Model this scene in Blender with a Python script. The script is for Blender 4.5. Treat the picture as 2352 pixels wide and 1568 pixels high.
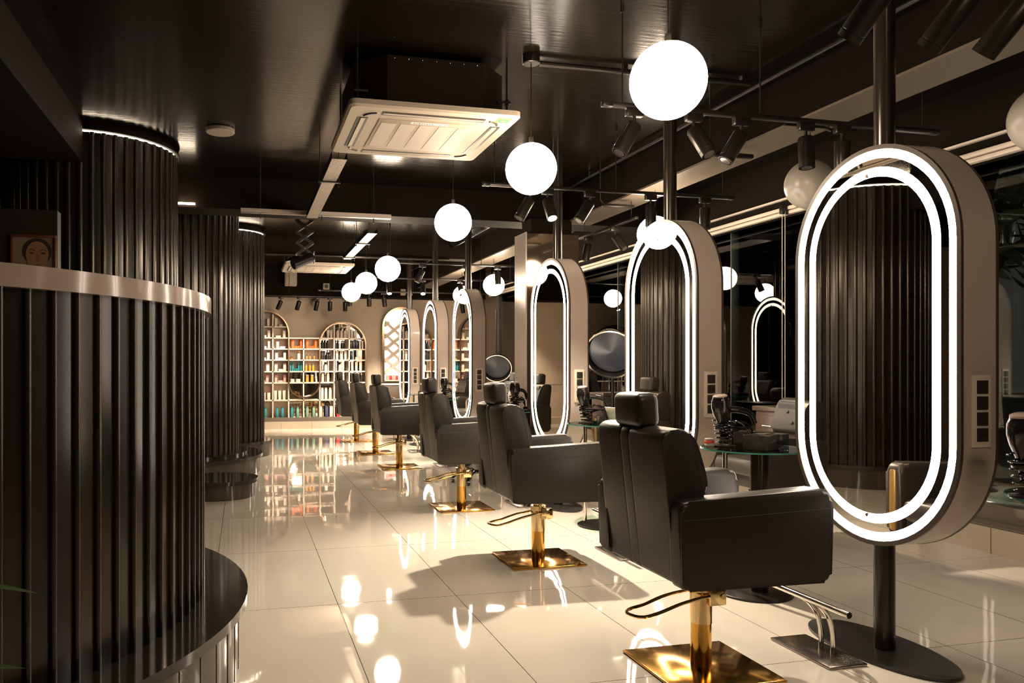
import bpy, bmesh, math, random
from mathutils import Vector, Matrix, Euler
random.seed(7)
PI = math.pi
R = math.radians
for o in list(bpy.data.objects): bpy.data.objects.remove(o)
SC = bpy.context.scene
COL = SC.collection

# ------------------------------------------------------------------ camera, world, exposure
cam_d = bpy.data.cameras.new('camera')
cam = bpy.data.objects.new('camera', cam_d); COL.objects.link(cam)
cam_d.sensor_fit = 'HORIZONTAL'; cam_d.sensor_width = 36.0
cam_d.lens = 1800.0 / 2352.0 * 36.0
cam_d.shift_x = (1176.0 - 996.0) / 2352.0
cam_d.shift_y = (838.0 - 784.0) / 2352.0
cam_d.clip_start = 0.05; cam_d.clip_end = 200
cam.location = (0, 0, 1.18)
cam.rotation_euler = (PI / 2, 0, -math.atan(438.0 / 1800.0))
SC.camera = cam
SC.view_settings.view_transform = 'Standard'
SC.view_settings.look = 'None'
SC.view_settings.exposure = 2.15
SC.view_settings.gamma = 1.0
SC.view_settings.use_curve_mapping = False
W = bpy.data.worlds.new('night_sky'); SC.world = W; W.use_nodes = True
W.node_tree.nodes['Background'].inputs[0].default_value = (0.024, 0.021, 0.018, 1)
W.node_tree.nodes['Background'].inputs[1].default_value = 0.35
cy = SC.cycles
cy.use_denoising = True
cy.caustics_reflective = False; cy.caustics_refractive = False
cy.max_bounces = 10; cy.glossy_bounces = 6; cy.diffuse_bounces = 4; cy.transparent_max_bounces = 16
cy.sample_clamp_indirect = 4.0
cy.filter_width = 1.1
GLOBE_E, RING_E, LED_E, SPOT_E = 11.5, 4.6, 7.0, 20.0
WARM = (1.0, 0.79, 0.57)
RINGC = (1.0, 0.84, 0.68)

# ------------------------------------------------------------------ materials
MATS = {}
def mat(name, col, rough=0.5, metal=0.0, spec=0.5, emit=None, es=0.0, coat=0.0, bump=0.0, bscale=30.0, bstretch=(1, 1, 1), var=0.0, alpha=1.0, trans=0.0):
    if name in MATS: return MATS[name]
    m = bpy.data.materials.new(name); m.use_nodes = True
    nt = m.node_tree; b = nt.nodes['Principled BSDF']
    b.inputs['Base Color'].default_value = (*col, 1)
    b.inputs['Roughness'].default_value = rough
    b.inputs['Metallic'].default_value = metal
    b.inputs['Specular IOR Level'].default_value = spec
    b.inputs['Coat Weight'].default_value = coat
    b.inputs['Coat Roughness'].default_value = 0.05
    b.inputs['Transmission Weight'].default_value = trans
    b.inputs['Alpha'].default_value = alpha
    if emit:
        b.inputs['Emission Color'].default_value = (*emit, 1)
        b.inputs['Emission Strength'].default_value = es
    if bump or var:
        tc = nt.nodes.new('ShaderNodeTexCoord'); mp = nt.nodes.new('ShaderNodeMapping')
        mp.inputs['Scale'].default_value = bstretch
        nt.links.new(tc.outputs['Object'], mp.inputs[0])
        nz = nt.nodes.new('ShaderNodeTexNoise'); nz.inputs['Scale'].default_value = bscale
        nz.inputs['Detail'].default_value = 4
        nt.links.new(mp.outputs[0], nz.inputs['Vector'])
        if bump:
            bp = nt.nodes.new('ShaderNodeBump'); bp.inputs['Strength'].default_value = bump
            bp.inputs['Distance'].default_value = 0.01
            nt.links.new(nz.outputs['Fac'], bp.inputs['Height']); nt.links.new(bp.outputs[0], b.inputs['Normal'])
        if var:
            mx = nt.nodes.new('ShaderNodeMix'); mx.data_type = 'RGBA'
            mx.inputs['A'].default_value = (*[c * (1 - var) for c in col], 1)
            mx.inputs['B'].default_value = (*[min(1, c * (1 + var)) for c in col], 1)
            nt.links.new(nz.outputs['Fac'], mx.inputs['Factor']); nt.links.new(mx.outputs['Result'], b.inputs['Base Color'])
    MATS[name] = m
    return m

def floor_mat():
    m = bpy.data.materials.new('polished_tile'); m.use_nodes = True
    nt = m.node_tree; N = nt.nodes; L = nt.links; b = N['Principled BSDF']
    tc = N.new('ShaderNodeTexCoord'); sp = N.new('ShaderNodeSeparateXYZ'); L.new(tc.outputs['Object'], sp.inputs[0])
    def op(o, a, bb=None):
        n = N.new('ShaderNodeMath'); n.operation = o
        for i, v in enumerate((a, bb)):
            if v is None: continue
            if isinstance(v, (int, float)): n.inputs[i].default_value = v
            else: L.new(v, n.inputs[i])
        return n.outputs[0]
    def line(s, off, per, w):
        t = op('DIVIDE', op('SUBTRACT', s, off), per)
        f = op('ABSOLUTE', op('SUBTRACT', op('FRACT', op('ADD', t, 0.5)), 0.5))
        return op('LESS_THAN', f, w / per), op('FLOOR', t)
    lx, ix = line(sp.outputs[0], -0.149, 0.6045, 0.0016)
    ly, iy = line(sp.outputs[1], 2.69, 1.18, 0.0016)
    g = op('MAXIMUM', lx, ly)
    cb = N.new('ShaderNodeCombineXYZ'); L.new(ix, cb.inputs[0]); L.new(iy, cb.inputs[1])
    wn = N.new('ShaderNodeTexWhiteNoise'); L.new(cb.outputs[0], wn.inputs['Vector'])
    # every tile lies a hair out of true
    vm = N.new('ShaderNodeVectorMath'); vm.operation = 'SUBTRACT'; L.new(wn.outputs['Color'], vm.inputs[0]); vm.inputs[1].default_value = (.5, .5, .5)
    vs = N.new('ShaderNodeVectorMath'); vs.operation = 'MULTIPLY'; L.new(vm.outputs[0], vs.inputs[0]); vs.inputs[1].default_value = (.006, .006, 0)
    va = N.new('ShaderNodeVectorMath'); va.operation = 'ADD'; L.new(vs.outputs[0], va.inputs[0]); va.inputs[1].default_value = (0, 0, 1)
    vn = N.new('ShaderNodeVectorMath'); vn.operation = 'NORMALIZE'; L.new(va.outputs[0], vn.inputs[0])
    nz = N.new('ShaderNodeTexNoise'); nz.inputs['Scale'].default_value = 5.0; nz.inputs['Detail'].default_value = 1.0
    L.new(tc.outputs['Object'], nz.inputs['Vector'])
    bp = N.new('ShaderNodeBump'); bp.inputs['Strength'].default_value = 0.05; bp.inputs['Distance'].default_value = 0.012
    L.new(nz.outputs['Fac'], bp.inputs['Height']); L.new(vn.outputs[0], bp.inputs['Normal'])
    L.new(bp.outputs[0], b.inputs['Normal'])
    n2 = N.new('ShaderNodeTexNoise'); n2.inputs['Scale'].default_value = 1.4; n2.inputs['Detail'].default_value = 5
    L.new(tc.outputs['Object'], n2.inputs['Vector'])
    m1 = N.new('ShaderNodeMix'); m1.data_type = 'RGBA'
    m1.inputs['A'].default_value = (0.62, 0.56, 0.47, 1); m1.inputs['B'].default_value = (0.69, 0.63, 0.535, 1)
    L.new(n2.outputs['Fac'], m1.inputs['Factor'])
    m2 = N.new('ShaderNodeMix'); m2.data_type = 'RGBA'; L.new(g, m2.inputs['Factor'])
    L.new(m1.outputs['Result'], m2.inputs['A']); m2.inputs['B'].default_value = (0.10, 0.075, 0.05, 1)
    L.new(m2.outputs['Result'], b.inputs['Base Color'])
    b.inputs['Roughness'].default_value = 0.035
    b.inputs['Specular IOR Level'].default_value = 0.7
    return m

def glass_mat(name, tint=(1, 1, 1), ior=1.5, rough=0.0):
    m = bpy.data.materials.new(name); m.use_nodes = True
    nt = m.node_tree; N = nt.nodes; L = nt.links
    N.remove(N['Principled BSDF'])
    fr = N.new('ShaderNodeFresnel'); fr.inputs[0].default_value = ior
    tr = N.new('ShaderNodeBsdfTransparent'); tr.inputs[0].default_value = (*tint, 1)
    gl = N.new('ShaderNodeBsdfGlossy'); gl.inputs['Roughness'].default_value = rough
    mx = N.new('ShaderNodeMixShader'); L.new(fr.outputs[0], mx.inputs[0]); L.new(tr.outputs[0], mx.inputs[1]); L.new(gl.outputs[0], mx.inputs[2])
    L.new(mx.outputs[0], N['Material Output'].inputs[0])
    MATS[name] = m
    return m

def tray_mat():
    m = bpy.data.materials.new('perforated_steel'); m.use_nodes = True
    nt = m.node_tree; N = nt.nodes; L = nt.links; b = N['Principled BSDF']
    tc = N.new('ShaderNodeTexCoord')
    br = N.new('ShaderNodeTexBrick'); br.inputs['Scale'].default_value = 1
    br.inputs['Color1'].default_value = (0.03, 0.02, 0.015, 1); br.inputs['Color2'].default_value = (0.03, 0.02, 0.015, 1)
    br.inputs['Mortar'].default_value = (0.36, 0.31, 0.26, 1)
    br.inputs['Mortar Size'].default_value = 0.009; br.inputs['Mortar Smooth'].default_value = 0
    br.inputs['Brick Width'].default_value = 0.045; br.inputs['Row Height'].default_value = 0.026
    L.new(tc.outputs['Object'], br.inputs['Vector']); L.new(br.outputs['Color'], b.inputs['Base Color'])
    b.inputs['Roughness'].default_value = 0.4; b.inputs['Metallic'].default_value = 0.3
    MATS['tray'] = m
    return m

M_floor = floor_mat()
M_ceil = mat('dark_gloss_ceiling', (0.006, 0.0045, 0.003), 0.17, 0, 0.40, bump=0.09, bscale=4, bstretch=(.8, 11, 1), var=0.5)
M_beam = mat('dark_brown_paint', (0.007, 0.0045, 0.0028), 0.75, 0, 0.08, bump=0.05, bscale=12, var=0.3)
M_beamlit = mat('lit_soffit_base_taupe', (0.13, 0.105, 0.08), 0.4)  # lighter beam tone paints lamp light on its underside; also colours the shelf base
M_wall = mat('warm_plaster', (0.52, 0.41, 0.31), 0.6, bump=0.03, bscale=60)
M_dark = mat('dark_wall_paint', (0.035, 0.027, 0.018), 0.45)
M_brownwall = mat('brown_wall_panel', (0.11, 0.085, 0.06), 0.35)
M_flute = mat('bronze_flute', (0.022, 0.016, 0.011), 0.20, 0.35, 0.6)
M_cap = mat('cream_lacquer_cap', (0.36, 0.28, 0.235), 0.12, coat=0.2)
M_gran = mat('black_granite', (0.018, 0.015, 0.012), 0.12, coat=0.3, bscale=220, var=0.9)
M_grtile = mat('granite_side_tile', (0.055, 0.045, 0.036), 0.12, coat=0.3, bscale=150, var=0.4)
M_body = mat('taupe_lacquer', (0.50, 0.42, 0.37), 0.22, coat=0.25)
M_trim = mat('dark_brown_edge', (0.06, 0.042, 0.033), 0.35)
M_mirror = mat('mirror_silver', (0.80, 0.76, 0.70), 0.008, 1.0)
M_ring = mat('ring_light_white', (0.9, 0.9, 0.9), 0.4, emit=RINGC, es=RING_E)
M_globe = mat('globe_lit_opal', (0.9, 0.9, 0.9), 0.3, emit=WARM, es=GLOBE_E)
M_globeoff = mat('globe_unlit_opal', (0.30, 0.27, 0.225), 0.3)
M_led = mat('led_strip_warm', (0.9, 0.9, 0.9), 0.4, emit=(1.0, 0.80, 0.58), es=LED_E)
M_black = mat('black_satin_metal', (0.018, 0.015, 0.012), 0.3, 0.4)
M_pole = mat('black_gloss_pole', (0.022, 0.017, 0.013), 0.2, 0.2)
M_leather = mat('charcoal_leather', (0.023, 0.0185, 0.0140), 0.36, 0, 0.40, bump=0.05, bscale=160)
M_seam = mat('black_stitching', (0.012, 0.010, 0.009), 0.6)
M_gold = mat('polished_gold', (0.80, 0.43, 0.09), 0.13, 1.0, bump=0.02, bscale=8)
M_goldl = mat('light_gold', (0.90, 0.66, 0.34), 0.12, 1.0)
M_golddark = mat('brushed_gold_inlay', (0.55, 0.34, 0.13), 0.35, 0.8)
M_chrome = mat('chrome', (0.72, 0.68, 0.62), 0.10, 1.0)
M_steel = mat('worn_steel', (0.42, 0.38, 0.33), 0.22, 1.0, bump=0.05, bscale=20)
M_white = mat('white_plastic', (0.38, 0.325, 0.26), 0.6, 0, 0.15)
M_whiteb = mat('cream_box', (0.72, 0.62, 0.52), 0.4)
M_grille = mat('grey_filter', (0.40, 0.34, 0.28), 0.6)
M_slot = mat('slot_black', (0.02, 0.016, 0.012), 0.5)
M_housing = mat('dark_foam_housing', (0.010, 0.006, 0.003), 0.7, 0, 0.1)
M_glass = glass_mat('window_glass', (0.80, 0.85, 0.82), 1.5)
M_tglass = glass_mat('table_glass', (0.62, 0.80, 0.72), 1.5)
M_tedge = mat('green_glass_edge', (0.05, 0.22, 0.17), 0.1)
M_tray = tray_mat()
M_tile = mat('cream_wall_tile', (0.46, 0.38, 0.29), 0.2)
M_joint = mat('dark_joint', (0.09, 0.07, 0.05), 0.6)
M_lit = mat('spot_lens_lit', (1, 1, 1), 0.3, emit=(1.0, 0.88, 0.72), es=SPOT_E)
M_lens = mat('spot_lens_glass', (0.25, 0.22, 0.2), 0.1, 0.6)
M_shelf = mat('cream_shelf', (0.66, 0.55, 0.45), 0.35)
M_bronze = mat('bronze_tube', (0.28, 0.19, 0.12), 0.2, 0.9)
M_smirror = mat('bronze_mirror_back', (0.62, 0.54, 0.46), 0.02, 1.0)
M_backlit = mat('backlit_white_panel', (0.9, 0.9, 0.9), 0.5, emit=(1.0, 0.86, 0.70), es=0.28)
M_wood = mat('dark_walnut', (0.075, 0.05, 0.035), 0.3, bscale=3, bstretch=(1, 12, 1), var=0.35)
M_plastic = mat('gloss_black_plastic', (0.012, 0.010, 0.010), 0.12, coat=0.5)
M_leaf = mat('leaf_green', (0.045, 0.085, 0.025), 0.4, var=0.4, bscale=9)
M_soil = mat('soil', (0.03, 0.02, 0.015), 0.9)
M_asphalt = mat('asphalt', (0.03, 0.03, 0.032), 0.6, bump=0.2, bscale=80)
M_treel = mat('night_foliage', (0.03, 0.055, 0.025), 0.6)
M_bark = mat('bark', (0.03, 0.025, 0.02), 0.8)
M_hoodg = mat('hood_grey_blue', (0.035, 0.042, 0.055), 0.25)

# ------------------------------------------------------------------ helpers
def box(bm, c, s, rot=None, bev=0.0, seg=2):
    M = Matrix.Translation(Vector(c))
    if rot is not None: M = M @ (rot if isinstance(rot, Matrix) else Euler(rot).to_matrix().to_4x4())
    r = bmesh.ops.create_cube(bm, size=1.0, matrix=M @ Matrix.Diagonal((s[0], s[1], s[2], 1)))
    if bev:
        es = list({e for v in r['verts'] for e in v.link_edges})
        bmesh.ops.bevel(bm, geom=es, offset=bev, segments=seg, affect='EDGES', profile=0.5)
def bx(bm, x0, x1, y0, y1, z0, z1, bev=0.0, seg=2):
    box(bm, ((x0 + x1) / 2, (y0 + y1) / 2, (z0 + z1) / 2), (abs(x1 - x0), abs(y1 - y0), abs(z1 - z0)), None, bev, seg)
def cyl(bm, p0, p1, r0, r1=None, seg=24, caps=True):
    if r1 is None: r1 = r0
    p0 = Vector(p0); p1 = Vector(p1); d = p1 - p0
    M = Matrix.Translation((p0 + p1) / 2) @ d.to_track_quat('Z', 'Y').to_matrix().to_4x4()
    bmesh.ops.create_cone(bm, cap_ends=caps, segments=seg, radius1=r0, radius2=r1, depth=d.length, matrix=M)
def sphere(bm, c, r, u=32, v=20, sc=(1, 1, 1)):
    bmesh.ops.create_uvsphere(bm, u_segments=u, v_segments=v, radius=r, matrix=Matrix.Translation(Vector(c)) @ Matrix.Diagonal((*sc, 1)))
def lathe(bm, prof, seg=32, at=(0, 0, 0), M=None, cap=True):
    rings = []
    for r, z in prof:
        ring = []
        for i in range(seg):
            a = 2 * PI * i / seg
            p = Vector((r * math.cos(a), r * math.sin(a), z))
            p = (M @ p) if M is not None else p + Vector(at)
            ring.append(bm.verts.new(p))
        rings.append(ring)
    for a, b in zip(rings, rings[1:]):
        for i in range(seg):
            bm.faces.new((a[i], a[(i + 1) % seg], b[(i + 1) % seg], b[i]))
    if cap:
        bm.faces.new(list(reversed(rings[0]))); bm.faces.new(rings[-1])
def tube(bm, pts, r, seg=10, closed=False):
    pts = [Vector(p) for p in pts]; n = len(pts); rings = []
    prev = None
    for i, p in enumerate(pts):
        if closed: t = pts[(i + 1) % n] - pts[i - 1]
        else: t = pts[min(i + 1, n - 1)] - pts[max(i - 1, 0)]
        t.normalize()
        if prev is None:
            up = Vector((0, 0, 1)) if abs(t.z) < 0.9 else Vector((1, 0, 0))
            a = t.cross(up).normalized()
        else:
            a = (prev - t * prev.dot(t)).normalized()
        prev = a; b = t.cross(a)
        rr = r[i] if isinstance(r, (list, tuple)) else r
        rings.append([bm.verts.new(p + (a * math.cos(2 * PI * k / seg) + b * math.sin(2 * PI * k / seg)) * rr) for k in range(seg)])
    pr = list(zip(rings, rings[1:])) + ([(rings[-1], rings[0])] if closed else [])
    for A, B in pr:
        for k in range(seg): bm.faces.new((A[k], A[(k + 1) % seg], B[(k + 1) % seg], B[k]))
    if not closed:
        bm.faces.new(list(reversed(rings[0]))); bm.faces.new(rings[-1])
def smoothpts(pts, n=8):
    out = []; P = [Vector(p) for p in pts]
    for i in range(len(P) - 1):
        p0 = P[max(i - 1, 0)]; p1 = P[i]; p2 = P[i + 1]; p3 = P[min(i + 2, len(P) - 1)]
        for k in range(n):
            t = k / n
            out.append(0.5 * ((2 * p1) + (-p0 + p2) * t + (2 * p0 - 5 * p1 + 4 * p2 - p3) * t * t + (-p0 + 3 * p1 - 3 * p2 + p3) * t ** 3))
    out.append(P[-1]); return out
def prism(bm, pts, axis, a0, a1, bev=0.0, seg=3):
    """closed outline pts (2D) extruded along axis ('x','y','z')"""
    def v3(p, t):
        return {'x': (t, p[0], p[1]), 'y': (p[0], t, p[1]), 'z': (p[0], p[1], t)}[axis]
    A = [bm.verts.new(v3(p, a0)) for p in pts]; B = [bm.verts.new(v3(p, a1)) for p in pts]
    n = len(pts); fs = []
    f1 = bm.faces.new(A); f2 = bm.faces.new(list(reversed(B))); fs = [f1, f2]
    for i in range(n): fs.append(bm.faces.new((A[(i + 1) % n], A[i], B[i], B[(i + 1) % n])))
    if bev:
        es = list(f1.edges) + list(f2.edges)
        bmesh.ops.bevel(bm, geom=es, offset=bev, segments=seg, affect='EDGES', profile=0.5)
def annulus(bm, outer, inner, axis, a0, a1):
    """two outlines with the same count -> slab with a hole"""
    def v3(p, t):
        return {'x': (t, p[0], p[1]), 'y': (p[0], t, p[1]), 'z': (p[0], p[1], t)}[axis]
    n = len(outer)
    V = [[bm.verts.new(v3(p, t)) for p in o] for o, t in ((outer, a0), (inner, a0), (outer, a1), (inner, a1))]
    for i in range(n):
        j = (i + 1) % n
        bm.faces.new((V[0][i], V[0][j], V[1][j], V[1][i])); bm.faces.new((V[2][j], V[2][i], V[3][i], V[3][j]))
        bm.faces.new((V[0][j], V[0][i], V[2][i], V[2][j])); bm.faces.new((V[1][i], V[1][j], V[3][j], V[3][i]))
def stadium(w, h, zc, n=24, y=0.0):
    r = w / 2; s = h / 2 - r; P = []
    for k in range(n + 1): a = PI * k / n; P.append((y + r * math.cos(a), zc + s + r * math.sin(a)))
    for k in range(n + 1): a = PI + PI * k / n; P.append((y + r * math.cos(a), zc - s + r * math.sin(a)))
    return P
def obj(name, bm, m, parent=None, sharp=35, loc=None, label=None):
    bmesh.ops.recalc_face_normals(bm, faces=bm.faces)
    me = bpy.data.meshes.new(name); bm.to_mesh(me); bm.free()
    for p in me.polygons: p.use_smooth = True
    me.set_sharp_from_angle(angle=R(sharp))
    for mm in (m if isinstance(m, (list, tuple)) else [m]): me.materials.append(mm)
    o = bpy.data.objects.new(name, me); COL.objects.link(o)
    if parent is not None: o.parent = parent
    if loc: o.location = loc
    if label: o['label'] = label
    return o
def tag(o, label, cat, group=None, kind=None):
    o['label'] = label; o['category'] = cat
    if group: o['group'] = group
    if kind: o['kind'] = kind
    return o
def thing(name, label, cat, loc=(0, 0, 0), rz=0, group=None):
    o = bpy.data.objects.new(name, None); COL.objects.link(o)
    o.empty_display_size = 0.1
    o.location = loc; o.rotation_euler = (0, 0, rz)
    return tag(o, label, cat, group)
def struct(name, bm, m, parent=None, label=None):
    o = obj(name, bm, m, parent)
    if parent is None: o['kind'] = 'structure'
    if label: o['label'] = label
    return o
def dup(root, loc, rz=0, label=None, group=None):
    r = root.copy(); COL.objects.link(r); r.location = loc; r.rotation_euler = (0, 0, rz)
    if label: r['label'] = label
    if group: r['group'] = group
    for ch in list(root.children):
        c = ch.copy(); COL.objects.link(c); c.parent = r
        for g in ch.children:
            d = g.copy(); COL.objects.link(d); d.parent = c
    return r
def nb(): return bmesh.new()

CEIL = 2.95
BACK = 15.05
# ------------------------------------------------------------------ setting
b = nb(); bx(b, -3.6, 4.62, -2.6, BACK + .1, -0.12, 0.0); struct('floor', b, M_floor)
b = nb(); bx(b, -3.6, 4.9, -2.6, BACK + .1, CEIL, CEIL + .12); struct('ceiling', b, M_ceil)
b = nb(); bx(b, -3.6, 4.75, BACK, BACK + .12, 0, CEIL); struct('wall_back', b, M_wall)
b = nb(); bx(b, -3.72, -3.6, -2.6, BACK, 0, CEIL); struct('wall_left', b, M_brownwall)
b = nb(); bx(b, -3.6, 4.75, -2.72, -2.6, 0, CEIL); struct('wall_front', b, M_brownwall)
b = nb(); bx(b, 4.6, 4.75, 13.96, BACK, 0, CEIL); struct('wall_right', b, M_brownwall)
# low tiled parapet and sill under the glass
b = nb(); bx(b, 4.55, 4.78, -2.6, 13.96, 0, 0.17); struct('baseboard_right', b, M_tile)
b = nb()
for k in range(24): bx(b, 4.5485, 4.551, -2.0 + k * 0.66, -1.996 + k * 0.66, 0, 0.17)
bx(b, 4.548, 4.551, -2.6, 13.96, 0.163, 0.17)
struct('trim_1', b, M_joint)
b = nb(); bx(b, 4.60, 4.80, -2.6, 13.96, 0.17, 0.30); bx(b, 4.57, 4.64, -2.6, 13.96, 0.17, 0.20); struct('trim_2', b, M_brownwall)
# dark header over the glass with the cream double rail below it
b = nb(); bx(b, 4.5, 4.8, -2.6, 13.96, 2.60, CEIL); struct('trim_3', b, M_beam)
b = nb(); bx(b, 4.47, 4.50, -2.6, 13.96, 2.585, 2.60); bx(b, 4.44, 4.50, -2.6, 13.96, 2.485, 2.515, 0.006); bx(b, 4.45, 4.50, -2.6, 13.96, 2.45, 2.478, 0.006)
struct('trim_4', b, M_whiteb)
b = nb(); bx(b, 4.50, 4.56, -2.6, 13.96, 2.45, 2.60); struct('trim_5', b, M_beam)
ys = [-2.6, -0.4, 1.99, 4.39, 6.78, 9.17, 11.57, 13.96]
for i in range(7):
    b = nb(); bx(b, 4.655, 4.667, ys[i] + .004, ys[i + 1] - .004, 0.30, 2.62)
    w = struct('window_%d' % (i + 1), b, M_glass)
    if i > 0:
        b = nb(); bx(b, 4.650, 4.672, ys[i] - .004, ys[i] + .004, 0.30, 2.60); obj('silicone_joint', b, mat('silicone_grey_green', (.10, .12, .10), .4), w)
# bulkhead over the back wall
b = nb(); bx(b, -3.6, 4.6, 14.62, BACK, 2.46, CEIL); struct('trim_6', b, M_beam)
b = nb(); bx(b, -1.6, 2.45, 14.66, BACK, 0.0, 0.125)
struct('baseboard_back', b, M_tile)
b = nb()
for k in range(7): bx(b, -1.0 + k * .56, -.996 + k * .56, 14.658, 14.662, 0, .125)
struct('trim_7', b, M_joint)
# beams
b = nb(); bx(b, -3.6, 4.55, 7.62, 8.0, 2.65, CEIL); struct('ceiling_beam', b, M_beam)
b = nb(); bx(b, -3.6, -1.13, -2.6, 6.12, 2.65, CEIL); struct('ceiling_beam', b, M_beam)  # widened to the left wall, an added drop that keeps this side dark
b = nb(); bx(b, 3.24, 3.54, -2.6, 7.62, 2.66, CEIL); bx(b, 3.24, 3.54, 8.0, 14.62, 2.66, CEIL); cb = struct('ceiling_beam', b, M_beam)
b = nb(); bx(b, 3.24, 3.54, -2.6, 7.61, 2.645, 2.66); bx(b, 3.24, 3.54, 8.01, 14.61, 2.645, 2.66); obj('beam_lit_soffit', b, M_beamlit, cb)  # thin slab in the lit tone imitates globe light on the underside
b = nb(); bx(b, 0.2, 3.24, 11.0, 11.25, 2.72, CEIL); struct('ceiling_beam', b, M_beam)
# clad column between the third and fourth mirror
b = nb(); bx(b, 2.76, 3.32, 7.40, 7.72, 0, 2.50); sc_ = struct('structural_column', b, mat('bronze_mirror_cladding', (0.16, 0.12, 0.085), 0.06, 0.7))
b = nb(); bx(b, 2.745, 2.76, 7.395, 7.72, 0, 2.51); obj('side_panel', b, M_body, sc_)
b = nb(); bx(b, 2.82, 3.26, 7.44, 7.70, 2.50, 2.66); obj('column_head', b, M_beam, sc_)
# portrait wall behind the curved counter
b = nb(); bx(b, -3.6, -1.145, 5.40, 5.50, 0, 2.16); struct('wall_partition', b, mat('olive_dark_paint', (0.014, 0.010, 0.005), 0.5))

# ------------------------------------------------------------------ fluted columns and counter
def flute_outline(cx, cyy, Rr, n, h, duty, a0=0.0, a1=2 * PI, sub=3):
    P = []; p = (a1 - a0) / n
    for i in range(n):
        s = a0 + i * p
        flat = p * (1 - duty)
        for k in range(sub + 1): P.append((s + flat * k / sub, Rr))
        e = s + flat; w = p * duty
        for f, hh in ((0.06, 0.55), (0.2, 0.9), (0.5, 1.0), (0.8, 0.9), (0.94, 0.55)): P.append((e + w * f, Rr + h * hh))
    return [(cx + r * math.cos(a), cyy + r * math.sin(a)) for a, r in P]
def disc_outline(cx, cyy, Rr, n=96): return [(cx + Rr * math.cos(2 * PI * k / n), cyy + Rr * math.sin(2 * PI * k / n)) for k in range(n)]

def plinth(parent, cx, cyy, Rr, z, lip=0.03, name='granite_plinth', tiles=26):
    b = nb(); prism(b, disc_outline(cx, cyy, Rr - lip), 'z', 0, z - .034)
    o = obj(name, b, M_grtile, parent)
    b = nb(); prism(b, disc_outline(cx, cyy, Rr), 'z', z - .035, z, 0.012, 3)
    obj('granite_top', b, M_gran, o)
    b = nb()
    for k in range(tiles):
        a = 2 * PI * (k + .5) / tiles; rr = Rr - lip + .0005
        box(b, (cx + rr * math.cos(a), cyy + rr * math.sin(a), (z - .035) / 2), (.002, .003, z - .037), (0, 0, a))
    obj('tile_joint', b, M_joint, o)
    return o
def column(name, label, cx, cyy, Rr, zp, ztop, Rp, n=34, off=(0, 0)):
    t = thing(name, label, 'column', (cx, cyy, 0)); t['kind'] = 'thing'
    b = nb(); prism(b, flute_outline(0, 0, Rr - .014, n, .016, .5), 'z', zp, ztop)
    obj('fluted_cladding', b, M_flute, t, sharp=50)
    plinth(t, off[0], off[1], Rp, zp)
    b = nb(); lathe(b, [(Rr - .03, ztop), (Rr - .03, CEIL)], 48); obj('column_core', b, M_beam, t)
    b = nb(); annulus(b, disc_outline(0, 0, Rr + .016, 96), disc_outline(0, 0, Rr - .04, 96), 'z', ztop + .012, ztop + .026); obj('strip_cover', b, M_beam, t)
    b = nb()
    aa = [R(-108) + R(228) * k / 72 for k in range(73)]
    o = [((Rr - .014) * math.cos(a), (Rr - .014) * math.sin(a)) for a in aa]; i = [((Rr - .030) * math.cos(a), (Rr - .030) * math.sin(a)) for a in reversed(aa)]
    prism(b, o + i, 'z', ztop + .001, ztop + .011)
    obj('led_strip', b, M_led, t)
    return t
column('fluted_column', 'wide dark fluted column with light strip at top rising behind the curved counter', -1.175, 6.80, 0.65, 0.22, 2.885, 0.71, 50)
c2 = column('fluted_column', 'wide dark fluted column in the middle of three, top hidden by the ceiling beam', -0.71, 9.10, 0.665, 0.20, 2.885, 1.06, 51, (-.13, 0))
b = nb(); prism(b, disc_outline(0, 0, .75), 'z', .20, .222, .008, 2); obj('upper_tier', b, M_gran, c2)
column('fluted_column', 'narrow dark fluted column farthest down the aisle, nearest the product shelves', -0.175, 10.62, 0.45, 0.20, 2.885, 0.56, 35)
s_ = thing('granite_step', 'low round black granite step on the floor before the middle fluted column', 'step', (-0.215, 7.34, 0))
plinth(s_, 0, 0, 0.350, 0.165, 0.03, 'step_block', 14)

cx_, cy_ = -1.464, 3.202
ct = thing('reception_counter', 'large curved dark fluted counter with cream top band on a black granite plinth', 'counter', (cx_, cy_, 0))
b = nb()
pitch = 0.0745; nfl = int(round(2 * PI * 1.317 / pitch))
outer = flute_outline(0, 0, 1.317 - .012, nfl, .013, .30)
ni = len(outer)
inner = [(1.19 * p[0] / math.hypot(*p), 1.19 * p[1] / math.hypot(*p)) for p in outer]
annulus(b, outer, inner, 'z', 0.28, 1.385)
obj('fluted_cladding', b, M_flute, ct, sharp=50)
b = nb(); annulus(b, disc_outline(0, 0, 1.342, 160), disc_outline(0, 0, 1.17, 160), 'z', 1.38, 1.440)
obj('counter_cap', b, M_cap, ct)
pl = plinth(ct, 0, 0, 1.483, 0.30, 0.035, 'granite_plinth', 70)

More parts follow.
